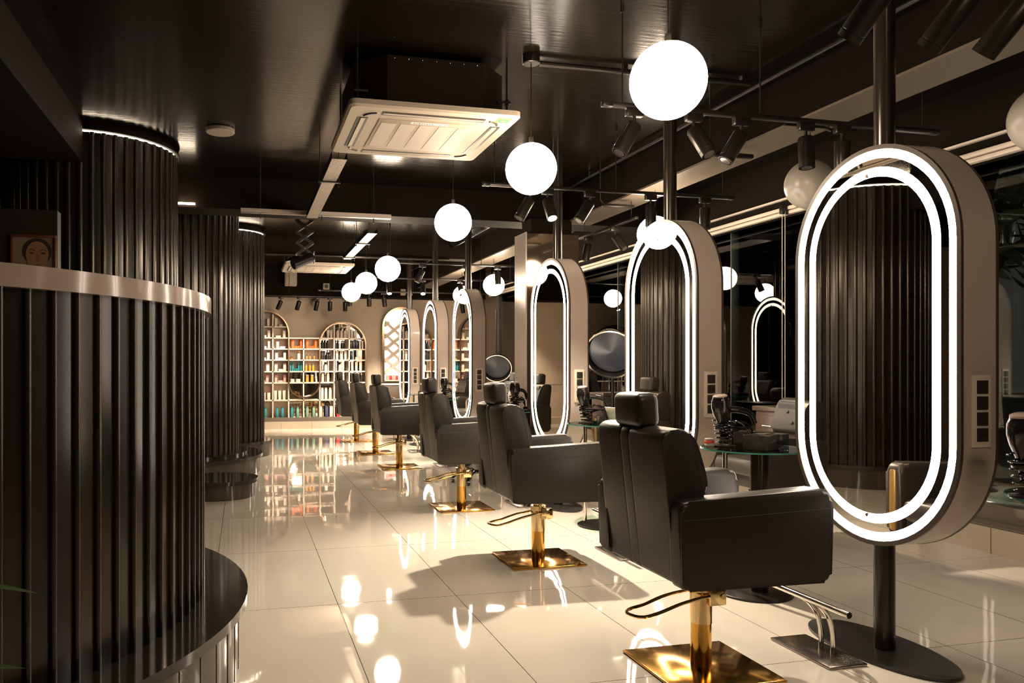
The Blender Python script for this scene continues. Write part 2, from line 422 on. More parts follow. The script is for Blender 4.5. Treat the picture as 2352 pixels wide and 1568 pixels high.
# potted plant whose leaf tips reach into the picture
pt = thing('potted_plant', 'green leafy plant with leaf tips poking in front of the fluted counter', 'plant', (-0.78, 1.50, 0))
b = nb(); lathe(b, [(0.10, 0), (0.13, 0.02), (0.16, 0.26), (0.165, 0.28), (0.15, 0.28)], 28); obj('pot', b, M_black, pt)
b = nb(); lathe(b, [(0.148, 0.25), (0.148, 0.262)], 24); obj('soil', b, M_soil, pt)
def leafblade(bm, pts, w):
    pts = smoothpts(pts, 6); n = len(pts)
    L_, C_, R_ = [], [], []
    for i, p in enumerate(pts):
        t = i / (n - 1); ww = w * (math.sin(PI * min(1, t * 0.93 + .07)) ** 0.8) * (1 - .25 * t)
        d = (pts[min(i + 1, n - 1)] - pts[max(i - 1, 0)]).normalized()
        sd = d.cross(Vector((0, 0, 1)))
        if sd.length < 1e-3: sd = Vector((0, 1, 0))
        sd.normalize(); up = sd.cross(d).normalized()
        L_.append(bm.verts.new(p + sd * ww + up * ww * .3)); C_.append(bm.verts.new(p)); R_.append(bm.verts.new(p - sd * ww + up * ww * .3))
    for i in range(n - 1):
        bm.faces.new((L_[i], L_[i + 1], C_[i + 1], C_[i])); bm.faces.new((C_[i], C_[i + 1], R_[i + 1], R_[i]))
def plantleaf(pts, w):
    b = nb(); leafblade(b, pts, w); obj('leaf', b, M_leaf, pt)
plantleaf([(0.02, 0, .26), (0.12, .05, .60), (.24, .10, .760), (.40, .14, .742)], .045)
plantleaf([(0.02, 0, .26), (0.10, .02, .50), (.24, .02, .640), (.40, .05, .632)], .04)
for k in range(9):
    a = R(60 + k * 33); rr = .22 + .1 * random.random(); hh = .55 + .3 * random.random()
    plantleaf([(0, 0, .26), (rr * .3 * math.cos(a), rr * .3 * math.sin(a), hh * .7), (rr * .8 * math.cos(a), rr * .8 * math.sin(a), hh), (rr * 1.3 * math.cos(a), rr * 1.3 * math.sin(a), hh * .9)], .03)

# ------------------------------------------------------------------ portrait
p = thing('framed_portrait', 'framed portrait photo of a dark haired woman on the dark wall behind the counter', 'picture', (-1.281, 5.40, 1.585)); p.scale = (.68, .68, .68)
def flat(name, pts, y, m, par):
    b = nb(); prism(b, pts, 'y', y, y - .0015); return obj(name, b, m, par)
def ell(cx, cz, rx, rz, n=24, a0=0, a1=2 * PI): return [(cx + rx * math.cos(a0 + (a1 - a0) * k / n), cz + rz * math.sin(a0 + (a1 - a0) * k / n)) for k in range(n)]
b = nb()
for x0, x1, z0, z1 in ((-.195, .195, .585, .61), (-.195, .195, 0, .025), (-.195, -.172, .025, .585), (.172, .195, .025, .585)): bx(b, x0, x1, -.03, -.002, z0, z1, .004)
obj('frame', b, mat('mahogany_frame', (0.09, 0.025, 0.012), 0.4), p)
b = nb(); bx(b, -.175, .175, -.014, -.004, .02, .59); cv = obj('canvas', b, mat('portrait_ground', (0.16, 0.12, 0.075), 0.5), p)
sk = mat('portrait_skin', (0.22, 0.11, 0.055), 0.5); hr = mat('portrait_hair', (0.02, 0.014, 0.012), 0.5); lp = mat('portrait_lips', (0.16, 0.05, 0.035), 0.5)
flat('hair', ell(.03, .455, .125, .125), -.0145, hr, cv)
flat('neck', [(-.03, .30), (.09, .30), (.11, .02), (-.05, .02)], -.0160, sk, cv)
flat('face', [(.032 + .098 * math.cos(a) * (1 - .22 * max(0, -math.sin(a))), .425 + (.125 if math.sin(a) > 0 else .19) * math.sin(a)) for a in [2 * PI * k / 36 for k in range(36)]], -.0175, sk, cv)
for s in (-1, 1):
    flat('eye', ell(.034 + s * .048, .440, .020, .008, 16), -.019, hr, cv)
    flat('eyebrow', [(.034 + s * .020, .458), (.034 + s * .050, .472), (.034 + s * .078, .460), (.034 + s * .078, .465), (.034 + s * .050, .479), (.034 + s * .020, .466)], -.019, hr, cv)
flat('nose', [(.028, .43), (.042, .43), (.056, .372), (.035, .364), (.016, .372)], -.019, mat('portrait_nose', (0.17, 0.08, 0.04), 0.5), cv)
flat('lips', ell(.035, .325, .034, .013, 16), -.019, lp, cv)
for k in range(4): flat('finger', [(-.10 + k * .022, .20 + k * .008), (-.082 + k * .022, .20 + k * .008), (-.072 + k * .020, .30 + k * .008), (-.086 + k * .020, .305 + k * .008)], -.0205, sk, cv)

# ------------------------------------------------------------------ mirrors
MX = 2.57; MH0, MH1 = 0.45, 2.07; MW = 0.86; MT = 0.16
MY = [2.70, 4.37, 6.15, 8.84, 10.47, 12.20]
def make_mirror():
    t = thing('ring_light_mirror', '', 'mirror', (MX, MY[0], 0), 0, 'double sided ring light mirrors')
    zc = (MH0 + MH1) / 2; H = MH1 - MH0; h = MT / 2
    b = nb(); prism(b, stadium(MW, H, zc, 32), 'x', -h + .008, h - .008); obj('body', b, M_body, t, sharp=30)
    for s in (-1, 1):
        x0, x1 = s * (h - .008), s * (h + .004)
        b = nb(); annulus(b, stadium(MW + .002, H + .002, zc, 32), stadium(MW - .034, H - .034, zc, 32), 'x', x0, x1); obj('edge_trim', b, M_trim, t)
        b = nb(); prism(b, stadium(MW - .03, H - .03, zc, 32), 'x', s * (h - .010), s * (h - .002)); gl = obj('mirror_glass', b, M_mirror, t)
        def ring(d0, d1):
            b = nb(); annulus(b, stadium(MW - 2 * d0, H - 2 * d0, zc, 32), stadium(MW - 2 * d1, H - 2 * d1, zc, 32), 'x', s * (h - .006), s * (h - .0014)); obj('light_ring', b, M_ring, gl)
        ring(.017, .052); ring(.087, .125)
        for zz in (MH1 - .117, MH0 + .117):
            b = nb(); cyl(b, (s * (h + .002), 0, zz), (s * (h + .008), 0, zz), .007, seg=12); obj('mirror_screw', b, M_bronze, gl)
    b = nb(); cyl(b, (0, 0, .012), (0, 0, MH0 + .01), .040, seg=32); obj('lower_pole', b, M_pole, t)
    b = nb(); cyl(b, (0, 0, MH1 - .01), (0, 0, CEIL), .040, seg=32); obj('upper_pole', b, M_pole, t)
    b = nb(); prism(b, [(.175 * math.cos(2 * PI * k / 48), .03 + .36 * math.sin(2 * PI * k / 48)) for k in range(48)], 'z', 0, .014, .004, 2); obj('base_plate', b, mat('black_base_plate', (0.025, 0.025, 0.023), 0.35), t)
    b = nb(); y = -MW / 2
    bx(b, -.042, .042, y - .010, y + .002, .885, 1.145, .004); sp = obj('socket_plate', b, M_whiteb, t)
    for k in range(4):
        zc2 = .93 + k * .057
        b = nb(); bx(b, -.024, .024, y - .014, y - .008, zc2 - .024, zc2 + .024, .002); obj('socket' if k % 2 == 0 else 'switch', b, M_slot, sp)
        if k % 2 == 0:
            b = nb()
            for dx, dz in ((-.010, .011), (-.010, -.009), (.009, .001)): bx(b, dx - .003, dx + .003, y - .0150, y - .0138, zc2 + dz - .004, zc2 + dz + .004)
            obj('socket_pin_hole', b, M_steel, sp)
    return t
mlab = ['oval ring light mirror largest and nearest, on a black pole over an oval base',
        'oval ring light mirror on black pole, second along the row, behind the nearest chair headrest',
        'oval ring light mirror third along the row, just before the clad square column',
        'oval ring light mirror fourth along the row, just beyond the clad square column',
        'oval ring light mirror fifth along the row, between two narrower looking mirrors',
        'oval ring light mirror last in the row, nearest the back wall']
m0 = make_mirror(); m0['label'] = mlab[0]
for k in range(1, 6): dup(m0, (MX, MY[k], 0), 0, mlab[k])

# ------------------------------------------------------------------ salon chairs
def rounded_poly(pts, r, n=5):
    out = []; N = len(pts)
    for i in range(N):
        p = Vector(pts[i]); a = Vector(pts[i - 1]); c = Vector(pts[(i + 1) % N])
        rr = r[i] if isinstance(r, (list, tuple)) else r
        da = (a - p); dc = (c - p); ra = min(rr, da.length * .49, dc.length * .49)
        s = p + da.normalized() * ra; e = p + dc.normalized() * ra
        for k in range(n + 1):
            t = k / n; out.append(tuple((1 - t) ** 2 * s + 2 * t * (1 - t) * p + t * t * e))
    return out
def make_chair():
    t = thing('salon_chair', '', 'chair', (0, 0, 0), 0, 'hydraulic salon chairs')
    b = nb(); bx(b, -.225, .225, -.215, .215, 0, .012, .004); obj('base_plate', b, M_gold, t, label='square gold base plate')
    b = nb(); cyl(b, (0, 0, .010), (0, 0, .20), .040, seg=32); pd = obj('pedestal', b, M_gold, t, label='gold hydraulic column')
    b = nb(); lathe(b, [(.036, .175), (.0425, .178), (.0425, .30), (.048, .302), (.048, .33), (.03, .33), (.03, .405)], 32); obj('collar', b, M_goldl, pd)
    b = nb(); tube(b, smoothpts([(.06, .055, .285), (-.02, .058, .285), (-.12, .058, .272), (-.22, .05, .245), (-.285, .04, .235), (-.315, 0.0, .233), (-.285, -.055, .233), (-.22, -.062, .245), (-.12, -.058, .272), (-.02, -.058, .290), (.06, -.055, .292)], 5), .0065, 10)
    tube(b, [(.055, -.07, .29), (.055, .07, .285)], .011, 12)
    obj('pump_pedal', b, M_goldl, t, label='gold foot pump loop')
    for s in (-1, 1):
        b = nb(); bx(b, .0, .07, s * .055 - .01, s * .055 + .01, .255, .32, .004); obj('pedal_bracket', b, M_goldl, t)
    b = nb(); tube(b, [(.10, .05, .385), (.20, .02, .365)], .008, 10); tube(b, [(.18, .026, .369), (.235, .008, .356)], .013, 12); obj('tilt_lever', b, M_chrome, t, label='chrome tilt lever')
    # seat
    b = nb(); bx(b, -.24, .31, -.232, .232, .395, .49, .012); obj('seat_frame', b, M_leather, t)
    b = nb(); bx(b, -.17, .345, -.228, .228, .47, .575, .035, 4); obj('seat', b, M_leather, t)
    # armrests
    for s in (-1, 1):
        prof = rounded_poly([(-.275, .40), (.325, .395), (.335, .735), (-.285, .708)], [.030, .032, .055, .035], 6)
        b = nb(); prism(b, prof, 'y', s * .235, s * .322, .020, 4); ar = obj('armrest', b, M_leather, t, sharp=50)
        b = nb(); tube(b, [(-.268, s * .3222, .645), (0, s * .3225, .652), (.318, s * .3222, .662)], .0016, 6); obj('seam', b, M_seam, ar)
        b = nb(); ol = rounded_poly([(s * .262, .42), (s * .297, .42), (s * .297, .70), (s * .262, .70)], .015, 4)
        prism(b, ol, 'x', .320, .3365, .002, 2); obj('front_inlay', b, M_golddark, ar, label='gold front inlay')
        b = nb(); tube(b, [(-.2735, s * .278, .42), (-.281, s * .278, .69)], .0022, 6); obj('rear_seam', b, M_seam, ar)
    # backrest: three upright padded panels, the upper cushion bulging forward
    b = nb()
    full = rounded_poly([(-.262, .405), (-.14, .42), (-.158, .712), (-.134, .735), (-.140, .79), (-.180, .915), (-.225, .958), (-.318, .945)], [.016, .016, .012, .022, .05, .06, .03, .035], 5)
    for y0, y1 in ((-.256, -.004), (-.002, .062), (.064, .256)): prism(b, full, 'y', y0, y1, .010, 3)
    bk = obj('backrest', b, M_leather, t, sharp=50)
    b = nb(); prism(b, rounded_poly([(-.26, .41), (-.16, .41), (-.17, .93), (-.302, .93)], .02, 4), 'y', -.225, .225); obj('back_core', b, M_seam, bk)
    for yy, zz in ((-.12, .86), (.02, .86), (.15, .86), (-.05, .79), (.09, .79)):
        b = nb(); sphere(b, (-.162 if zz > .8 else -.139, yy, zz), .011, 12, 8); obj('button', b, M_seam, bk)
    # headrest on its post
    b = nb(); box(b, (-.268, .020, 1.010), (.096, .205, .130), (0, R(-4), 0), .028, 5)
    for sy in (-.078, .118): box(b, (-.268, sy, 1.010), (.05, .004, .07), (0, R(-4), 0), .0015)
    hd = obj('headrest', b, M_leather, t, sharp=50)
    b = nb(); bx(b, -.282, -.262, -.03, .03, .90, .97); obj('headrest_post', b, M_seam, hd)
    return t
CX0 = 1.74
CY = [2.73, 4.47, 6.26, 8.91, 10.42, 12.16]
clab = ['charcoal leather salon chair nearest in the row, on a gold plate before the largest mirror',
        'charcoal leather salon chair second along the row, gold plate fully visible',
        'charcoal leather salon chair third along the row, before the mirror beside the clad column',
        'charcoal leather salon chair fourth along the row, first beyond the clad column',
        'charcoal leather salon chair fifth along the row, before the last but one mirror',
        'charcoal leather salon chair last in the row, closest to the product shelves']
ch = make_chair(); ch.location = (CX0, CY[0], 0); ch['label'] = clab[0]
for k in range(1, 6): dup(ch, (CX0 + (0, 0, .02, .02, -.01, -.02)[k], CY[k], 0), 0, clab[k])
wlab = ['', 'charcoal salon chair facing the window side of the mirrors, half hidden by the nearest mirror',
        'charcoal salon chair on the window side behind the second mirror',
        'charcoal salon chair on the window side just beyond the clad column',
        'charcoal salon chair on the window side behind the fifth mirror',
        'charcoal salon chair on the window side nearest the back wall']
for k in range(1, 6): dup(ch, (3.44, CY[k] + .02, 0), PI, wlab[k])

# footrests
def make_footrest():
    t = thing('footrest', '', 'footrest', (0, 0, 0), 0, 'chrome footrests before the mirrors')
    b = nb(); bx(b, -.088, .088, -.175, .175, 0, .012, .004); obj('floor_plate', b, M_steel, t)
    b = nb(); cyl(b, (-.06, -.245, .232), (-.06, .245, .232), .0125, seg=16); obj('foot_bar', b, M_chrome, t)
    for y in (-.062, .005):
        b = nb(); tube(b, smoothpts([(.025, y, .008), (.024, y, .09), (.005, y, .16), (-.03, y, .205), (-.06, y, .228)], 6), .0105, 12); obj('leg', b, M_chrome, t)
    return t
fl = ['chrome footrest with tube bar on a steel plate beside the nearest mirror base', 'chrome footrest partly behind the nearest salon chair, before the second mirror',
      'chrome footrest before the third mirror', 'chrome footrest before the fourth mirror', 'chrome footrest before the fifth mirror', 'chrome footrest before the last mirror']
f0 = make_footrest(); f0.location = (2.29, 2.755, 0); f0['label'] = fl[0]
for k in range(1, 6): dup(f0, (2.29, CY[k] + .02, 0), 0, fl[k])

# ------------------------------------------------------------------ globes
def globe(x, y, z, on, label, r=0.146):
    t = thing('globe_pendant', label, 'pendant lamp', (x, y, CEIL), 0, 'lit globe pendants' if on else 'unlit globe pendants')
    dz = z - CEIL
    b = nb(); sphere(b, (0, 0, dz), r, 48, 28); obj('globe', b, M_globe if on else M_globeoff, t, sharp=80)
    b = nb(); cyl(b, (0, 0, -.05), (0, 0, dz + r), .0028, seg=8); obj('cord', b, M_black, t)
    b = nb(); lathe(b, [(.012, dz + r + .035), (.014, dz + r - .004)], 16); obj('globe_cap', b, M_black, t)
    b = nb(); lathe(b, [(.048, 0), (.05, -.004), (.05, -.048), (.045, -.052)], 28); obj('ceiling_rose', b, M_black, t)
    return t
GY = [2.735, 4.22, 5.93, 8.78, 10.38, 11.86]
gl_ = ['lit white globe pendant, largest in the picture, hanging beside the track of black spotlights', 'lit white globe pendant second along the aisle row, near the ceiling air conditioner',
       'lit white globe pendant third along the aisle row, before the cross beam', 'lit white globe pendant fourth along the aisle row, just beyond the cross beam',
       'lit white globe pendant fifth along the aisle row, overlapping the last one', 'lit white globe pendant last of the aisle row, nearest the product shelves']
for k in range(6): globe(1.60, GY[k], (2.28, 2.30, 2.295, 2.272, 2.273, 2.285)[k], True, gl_[k])
globe(1.60, 0.25, 2.285, True, 'unseen lit globe pendant added near the viewpoint to light the mirror sides')  # extra lamp out of view, added to brighten the near mirror sides
wl_ = ['unlit white globe pendant cut by the picture edge, above the window side', 'unlit white globe pendant behind a black spotlight beside the nearest mirror top', 'lit globe pendant on the window side above the third mirror',
       'lit globe pendant on the window side just beyond the clad column', 'lit white globe pendant with a dark spotlight before it, beyond the clad column', 'lit globe pendant on the window side nearest the back wall']
for k in range(6): globe(3.36, (2.645, 4.10, 5.95, 8.8, 10.3, 11.9)[k], 2.24 if k == 0 else 2.28, k > 1, wl_[k], 0.148)

# ------------------------------------------------------------------ tracks and spots
def track(x0, x1, y, z, rods, label):
    t = thing('lighting_track', label, 'light track', (x0, y, CEIL))
    dz = z - CEIL
    b = nb(); bx(b, 0, x1 - x0, -.018, .018, dz, dz + .022, .003); obj('rail', b, M_black, t)
    for e0 in (-.004, x1 - x0 - .05):
        b = nb(); bx(b, e0, e0 + .054, -.019, .019, dz - .002, dz + .024, .004); obj('end_cap', b, M_black, t)
    for r in rods:
        b = nb(); cyl(b, (r - x0, 0, dz + .02), (r - x0, 0, 0), .004, seg=8); cyl(b, (r - x0, 0, -.03), (r - x0, 0, 0), .010, seg=10); obj('hanger_rod', b, M_black, t)
def trackY(x, y0, y1, z, label):
    t = thing('lighting_track', label, 'light track', (x, y0, CEIL)); dz = z - CEIL
    b = nb(); bx(b, -.018, .018, 0, y1 - y0, dz, dz + .022, .003); obj('rail', b, M_black, t)
    for r in (.1, y1 - y0 - .1):
        b = nb(); cyl(b, (0, r, dz + .02), (0, r, 0), .004, seg=8); obj('hanger_rod', b, M_black, t)
def spot(x, y, z, d, lit, label, L=.165, r=.040, power=0, angle=50, group='black track spotlights'):
    d = Vector(d).normalized()
    t = thing('track_spotlight', label, 'spotlight', (x, y, z), 0, group)
    b = nb(); bx(b, -.045, .045, -.017, .017, -.040, .001, .004); obj('adapter', b, M_black, t)
    b = nb(); cyl(b, (0, 0, -.038), (0, 0, -.085), .008, seg=12); obj('stem', b, M_black, t)
    top = Vector((0, 0, -.075)) + Vector((0, 0, -r)) * (1 - abs(d.z)) ; e = top + d * L
    Mx = Matrix.Translation(top) @ d.to_track_quat('Z', 'Y').to_matrix().to_4x4()
    b = nb(); lathe(b, [(r * .9, 0), (r, .006), (r, L - .025), (r * .97, L - .024), (r * .97, L - .021), (r, L - .020), (r, L), (r * .82, L), (r * .74, L - .018)], 28, M=Mx, cap=True); bd = obj('lamp_body', b, M_black, t)
    b = nb(); lathe(b, [(r * .80, L - .016), (r * .80, L + .0015)] if lit else [(r * .70, L - .03), (r * .70, L + .001)], 24, M=Mx); obj('lens', b, M_lit if lit else M_lens, bd)
    if power:
        ld = bpy.data.lights.new('spot_beam', 'SPOT'); ld.energy = power; ld.color = (1.0, .85, .67); ld.spot_size = R(angle); ld.spot_blend = .6; ld.shadow_soft_size = .03
        lo = bpy.data.objects.new('spot_beam', ld); COL.objects.link(lo); lo.parent = bd
        lo.matrix_local = Matrix.Translation(e + d * .01) @ (-d).to_track_quat('Z', 'Y').to_matrix().to_4x4()
    return t
track(1.2, 3.8, 1.973, 2.46, (1.4, 3.5), 'black lighting track above the picture edge carrying three large spotlights')
for x, n in ((1.921, 'nearest the black mirror pole'), (2.229, 'in the middle of the three at the top edge'), (2.453, 'at the picture corner')):
    spot(x, 1.973, 2.46, (-.183, .683, -.707), False, 'big black cylinder spotlight tilted, ' + n, .215, .040)
track(1.715, 3.72, 3.54, 2.45, (1.82, 2.6, 3.62), 'black lighting track hung on rods beside the largest globe')
for x, d, n in ((1.885, (-.5, 0, -.87), 'tilted, under the hanging end of the track beside the largest globe'), (2.215, (.25, -.45, -.86), 'with its lens turned out, just right of the largest globe'),
                (2.49, (-.5, .1, -.85), 'tilted, third along the track right of the largest globe'), (2.875, (-.04, -.1, -1), 'hanging straight before the unlit globe'), (3.10, (.1, .1, -1), 'at the top of the nearest mirror')):
    spot(x, 3.54, 2.45, d, False, 'black cylinder spotlight ' + n)
track(1.665, 3.69, 5.35, 2.46, (1.75, 2.7, 3.6), 'black lighting track behind the second globe pendant')
for x, d, l, n in ((2.02, (-.5, 0, -.87), 0, 'tilted beside the second globe pendant'), (2.155, (.05, -.45, -.9), 1, 'glowing bright between two tilted ones beside the second globe'),
                   (2.49, (-.55, 0, -.83), 0, 'tilted, left of the second mirror pole'), (2.985, (0, 0, -1), 0, 'hanging straight left above the second mirror'), (3.445, (0, 0, -1), 0, 'hanging straight right above the second mirror')):
    spot(x, 5.35, 2.46, d, bool(l), ('lit ' if l else '') + 'black spotlight ' + n, power=130 if l else 0, angle=115)
trackY(3.38, 6.3, 7.5, 2.47, 'black lighting track running along the window side before the clad column')
spot(3.38, 6.72, 2.47, (.35, -.5, -.8), False, 'small black spotlight tipped outward above the window rail'); spot(3.38, 7.3, 2.47, (-.2, 0, -1), False, 'small black spotlight beside the head of the clad column')
track(1.7, 4.3, 9.72, 2.46, (1.8, 3.0, 4.2), 'black lighting track beyond the clad column')
for x, d, l, n in ((2.22, (-.45, 0, -.9), 0, 'tilted, before the fourth mirror pole'), (2.80, (.1, -.5, -.85), 1, 'glaring beside the fourth mirror top'), (3.225, (-.02, -.15, -1), 1, 'hanging before the far lit globe'), (3.9, (0, 0, -1), 0, 'over the window side beyond the column')):
    spot(x, 9.72, 2.46, d, bool(l), ('lit ' if l else '') + 'black spotlight ' + n, power=100 if l else 0, angle=85)
track(1.62, 4.2, 11.45, 2.46, (1.75, 2.8, 4.0), 'black lighting track between the last two globes')
for x, d, l, n in ((1.85, (-.4, .2, -.9), 0, 'tilted under the fourth globe'), (2.1, (.0, -.4, -.9), 1, 'small glowing right of the fourth globe'), (2.62, (-.1, -.5, -.85), 1, 'glaring above the fifth mirror'), (3.2, (.1, -.3, -.95), 1, 'small glowing right of the fifth mirror pole')):
    spot(x, 11.45, 2.46, d, bool(l), ('lit ' if l else '') + 'black spotlight ' + n, power=70 if l else 0, angle=95)
track(1.2, 4.2, 13.0, 2.40, (1.4, 2.8, 4.0), 'black lighting track before the back wall on the mirror side')
for x, d, l, n in ((1.72, (.1, .5, -.85), 1, 'small glowing below the last globe'), (2.3, (.2, .5, -.85), 1, 'small glowing left of the sixth mirror'), (2.75, (-.1, -.4, -.9), 1, 'small glowing above the sixth mirror'), (2.05, (.1, .5, -.85), 0, 'dark, turned to the back wall')):
    spot(x, 13.0, 2.40, d, bool(l), ('lit ' if l else '') + 'black spotlight ' + n, power=70 if l else 0, angle=75)
track(-0.6, 2.1, 14.2, 2.40, (-.4, .8, 1.9), 'black lighting track before the product shelves')
for i, (x, d) in enumerate(((.66, (-.35, .35, -.85)), (.98, (-.25, .35, -.9)), (1.30, (-.15, .35, -.9)), (1.53, (0, .3, -.95)), (1.80, (.05, .3, -.95)), (.2, (-.2, .4, -.9)), (-.2, (-.1, .4, -.9)))):
    spot(x, 14.2, 2.40, d, False, ['leftmost visible black spotlight aimed at the product shelves', 'black spotlight second from left over the product shelves', 'black spotlight in front of the white wall globe over the shelves', 'black spotlight hanging upright over the arch shelf',
         'black spotlight nearest the last globe over the shelves', 'black spotlight over the shelves hidden by the far column', 'black spotlight over the shelves farthest behind the columns'][i], power=18, angle=80, group='spotlights over the product shelves')

# ------------------------------------------------------------------ ceiling air conditioners
def ac_unit(loc, label):
    t = thing('air_conditioner', label, 'air conditioner', loc, 0, 'ceiling cassette air conditioners')
    w = .495; hb = CEIL - loc[2]
    b = nb()
    c = .445; k = .165
    ol = [(-c + k, -c), (c - k, -c), (c, -c + k), (c, c - k), (c - k, c), (-c + k, c), (-c, c - k), (-c, -c + k)]
    prism(b, ol, 'z', .03, .30); obj('housing', b, M_housing, t)
    b = nb()
    for i in range(-3, 4): sphere(b, (i * .08, -c - .001, .285), .005, 8, 6)
    obj('housing_screw', b, M_chrome, t)
    b = nb()
    ol = rounded_poly([(-w, -w), (w, -w), (w, w), (-w, w)], .05, 6)
    pr = [(p[0] * .975, p[1] * .975) for p in ol]
    A = [b.verts.new((*p, -.012)) for p in pr]; B = [b.verts.new((*p, 0)) for p in ol]; Cc = [b.verts.new((*p, .028)) for p in ol]; n = len(ol)
    b.faces.new(A); b.faces.new(list(reversed(Cc)))
    for i in range(n):
        j = (i + 1) % n; b.faces.new((A[i], B[i], B[j], A[j])); b.faces.new((B[i], Cc[i], Cc[j], B[j]))
    pn = obj('panel', b, M_white, t, sharp=25)
    for q in range(4):
        M = Matrix.Rotation(q * PI / 2, 4, 'Z')
        b = nb(); box(b, (0, -.395, -.0125), (.60, .060, .004)); 
        b.transform(M); s = obj('air_slot', b, M_slot, pn)
        b = nb(); box(b, (0, -.393, -.0145), (.585, .026, .004), (R(8), 0, 0)); b.transform(M); obj('louvre', b, M_white, s)
        b = nb(); tube(b, [(.315 + .08 * math.sin(a), -.395 + .08 * (1 - math.cos(a)), -.012) for a in [k * PI / 2 / 8 for k in range(1, 8)]], .008, 6); b.transform(M); obj('corner_slot', b, M_slot, pn)
    b = nb(); bx(b, -.30, .30, -.30, .30, -.0155, -.011, .002); gr = obj('grille', b, M_white, t)
    for i in range(5):
        b = nb(); x = -.232 + i * .116; bx(b, x - .046, x + .046, -.235, .25, -.0172, -.014); obj('filter_panel', b, M_grille, gr)
    b = nb(); bx(b, -.11, .11, -.285, -.255, -.0166, -.015); lg = obj('brand_strip', b, mat('pale_label', (.68, .66, .62), .4), gr)
    b = nb()
    for i in range(13):
        x = -.095 + i * .0155; hgt = (.010, .007, .012, .006, .009)[i % 5]; bx(b, x, x + .011, -.27 - hgt / 2, -.27 + hgt / 2, -.0172, -.0162)
    obj('lettering', b, mat('navy_print', (.03, .04, .07), .5), lg)
    b = nb(); bx(b, .365, .445, -.465, -.385, -.0148, -.0118); st = obj('rating_sticker', b, mat('yellow_sticker', (.75, .45, .06), .5), pn)
    b = nb(); cyl(b, (.405, -.425, -.0146), (.405, -.425, -.0156), .034, seg=28); obj('sticker_disc', b, mat('green_sticker', (.02, .12, .10), .5), st)
    b = nb(); cyl(b, (.405, -.425, -.0155), (.405, -.425, -.0162), .018, seg=20); obj('sticker_centre', b, mat('sticker_olive', (.12, .2, .08), .5), st)
    for sx, sy in ((-1, -1), (1, -1), (-1, 1), (1, 1)):
        b = nb(); cyl(b, (sx * .44, sy * .38, .05), (sx * .44, sy * .38, hb), .006, seg=8); bx(b, sx * .38, sx * .46, sy * .38 - .015, sy * .38 + .015, .10, .112); cyl(b, (sx * .44, sy * .38, .09), (sx * .44, sy * .38, .125), .012, seg=6); obj('hanger_rod', b, M_black, t)
    return t
ac_unit((1.06, 4.735, 2.605), 'white ceiling air conditioner with dark housing, nearest, before the cross beam')
ac_unit((1.06, 11.62, 2.60), 'white ceiling air conditioner farther down the aisle, beyond the cross beam')

# round ceiling disc
t = thing('ceiling_disc_lamp', 'round white disc lamp on the ceiling right of the nearest fluted column', 'ceiling lamp', (-.165, 6.08, CEIL))
b = nb(); lathe(b, [(.085, 0), (.104, -.004), (.105, -.028), (.099, -.034), (.0, -.035)], 40, cap=False); obj('cover', b, M_white, t)
b = nb(); lathe(b, [(.09, 0), (.108, 0), (.108, -.006), (.09, -.006)], 40, cap=False); obj('rim', b, M_black, t)
# linear lamp beneath the cross beam by the column
b = nb(); bx(b, -.60, -.43, 7.56, 7.60, 2.665, 2.68, .003); tag(obj('linear_lamp', b, M_led), 'short glowing white linear lamp on the cross beam beside the nearest fluted column', 'lamp')

# ------------------------------------------------------------------ cable trays, conduits
def trayY(x, y0, y1, z, label, hang):
    t = thing('cable_tray', label, 'cable tray', (x, y0, z)); w = .053
    b = nb(); bx(b, -w, w, 0, y1 - y0, 0, .002); obj('tray_floor', b, M_tray, t)
    b = nb(); bx(b, -w, -w + .002, 0, y1 - y0, 0, .05); bx(b, w - .002, w, 0, y1 - y0, 0, .05); obj('tray_side', b, M_beam, t)
    for h in hang:
        b = nb(); bx(b, -w - .03, w + .03, h - y0 - .012, h - y0 + .012, -.012, -.001)
        for s in (-1, 1): cyl(b, (s * (w + .018), h - y0, -.04), (s * (w + .018), h - y0, CEIL - z), .004, seg=8)
        obj('tray_hanger', b, M_black, t)
trayY(.635, 5.30, 7.48, 2.57, 'perforated steel cable tray running under the nearest air conditioner to the cross beam', (5.95,))
trayY(1.33, 8.2, 10.3, 2.57, 'perforated steel cable tray rising from the cross beam toward the far air conditioner', (8.9, 10.1))
t = thing('cable_tray', 'perforated steel cable tray along the bottom of the cross beam', 'cable tray', (-.02, 7.52, 2.60))
b = nb(); bx(b, 0, 1.42, -.03, .03, 0, .002); bx(b, 0, 1.42, -.03, -.028, 0, .04); obj('tray_floor', b, M_tray, t)
for h in (.18, .75, 1.25):
    b = nb(); cyl(b, (h, 0, -.05), (h, 0, CEIL - 2.60), .004, seg=8); obj('tray_hanger', b, M_black, t)
def conduit(pts, r, label, clips=()):
    t = thing('conduit', label, 'conduit', (0, 0, 0))
    b = nb(); tube(b, pts, r, 10); obj('pipe', b, M_black, t)
    for c in clips:
        b = nb(); box(b, c, (.03, .03, .04)); obj('pipe_clip', b, M_black, t)
conduit([(3.08, -1.5, 2.90), (3.08, 7.4, 2.90)], .014, 'thin black conduit along the ceiling beside the window side beam', [(3.08, y, 2.92) for y in (1.5, 3.2, 4.9, 6.6)])
conduit([(1.66, 4.25, 2.92), (3.05, 4.25, 2.92)], .016, 'black conduit crossing the ceiling from the second globe rose', [(2.2, 4.25, 2.93), (3.0, 4.25, 2.93)])
conduit([(.3, 10.95, 2.70), (2.9, 10.95, 2.70)], .014, 'black pipe crossing the far ceiling bay before the far air conditioner')
conduit([(2.95, 8.05, 2.88), (2.95, 14.0, 2.88)], .012, 'thin dark conduit along the far ceiling bay by the mirror poles')
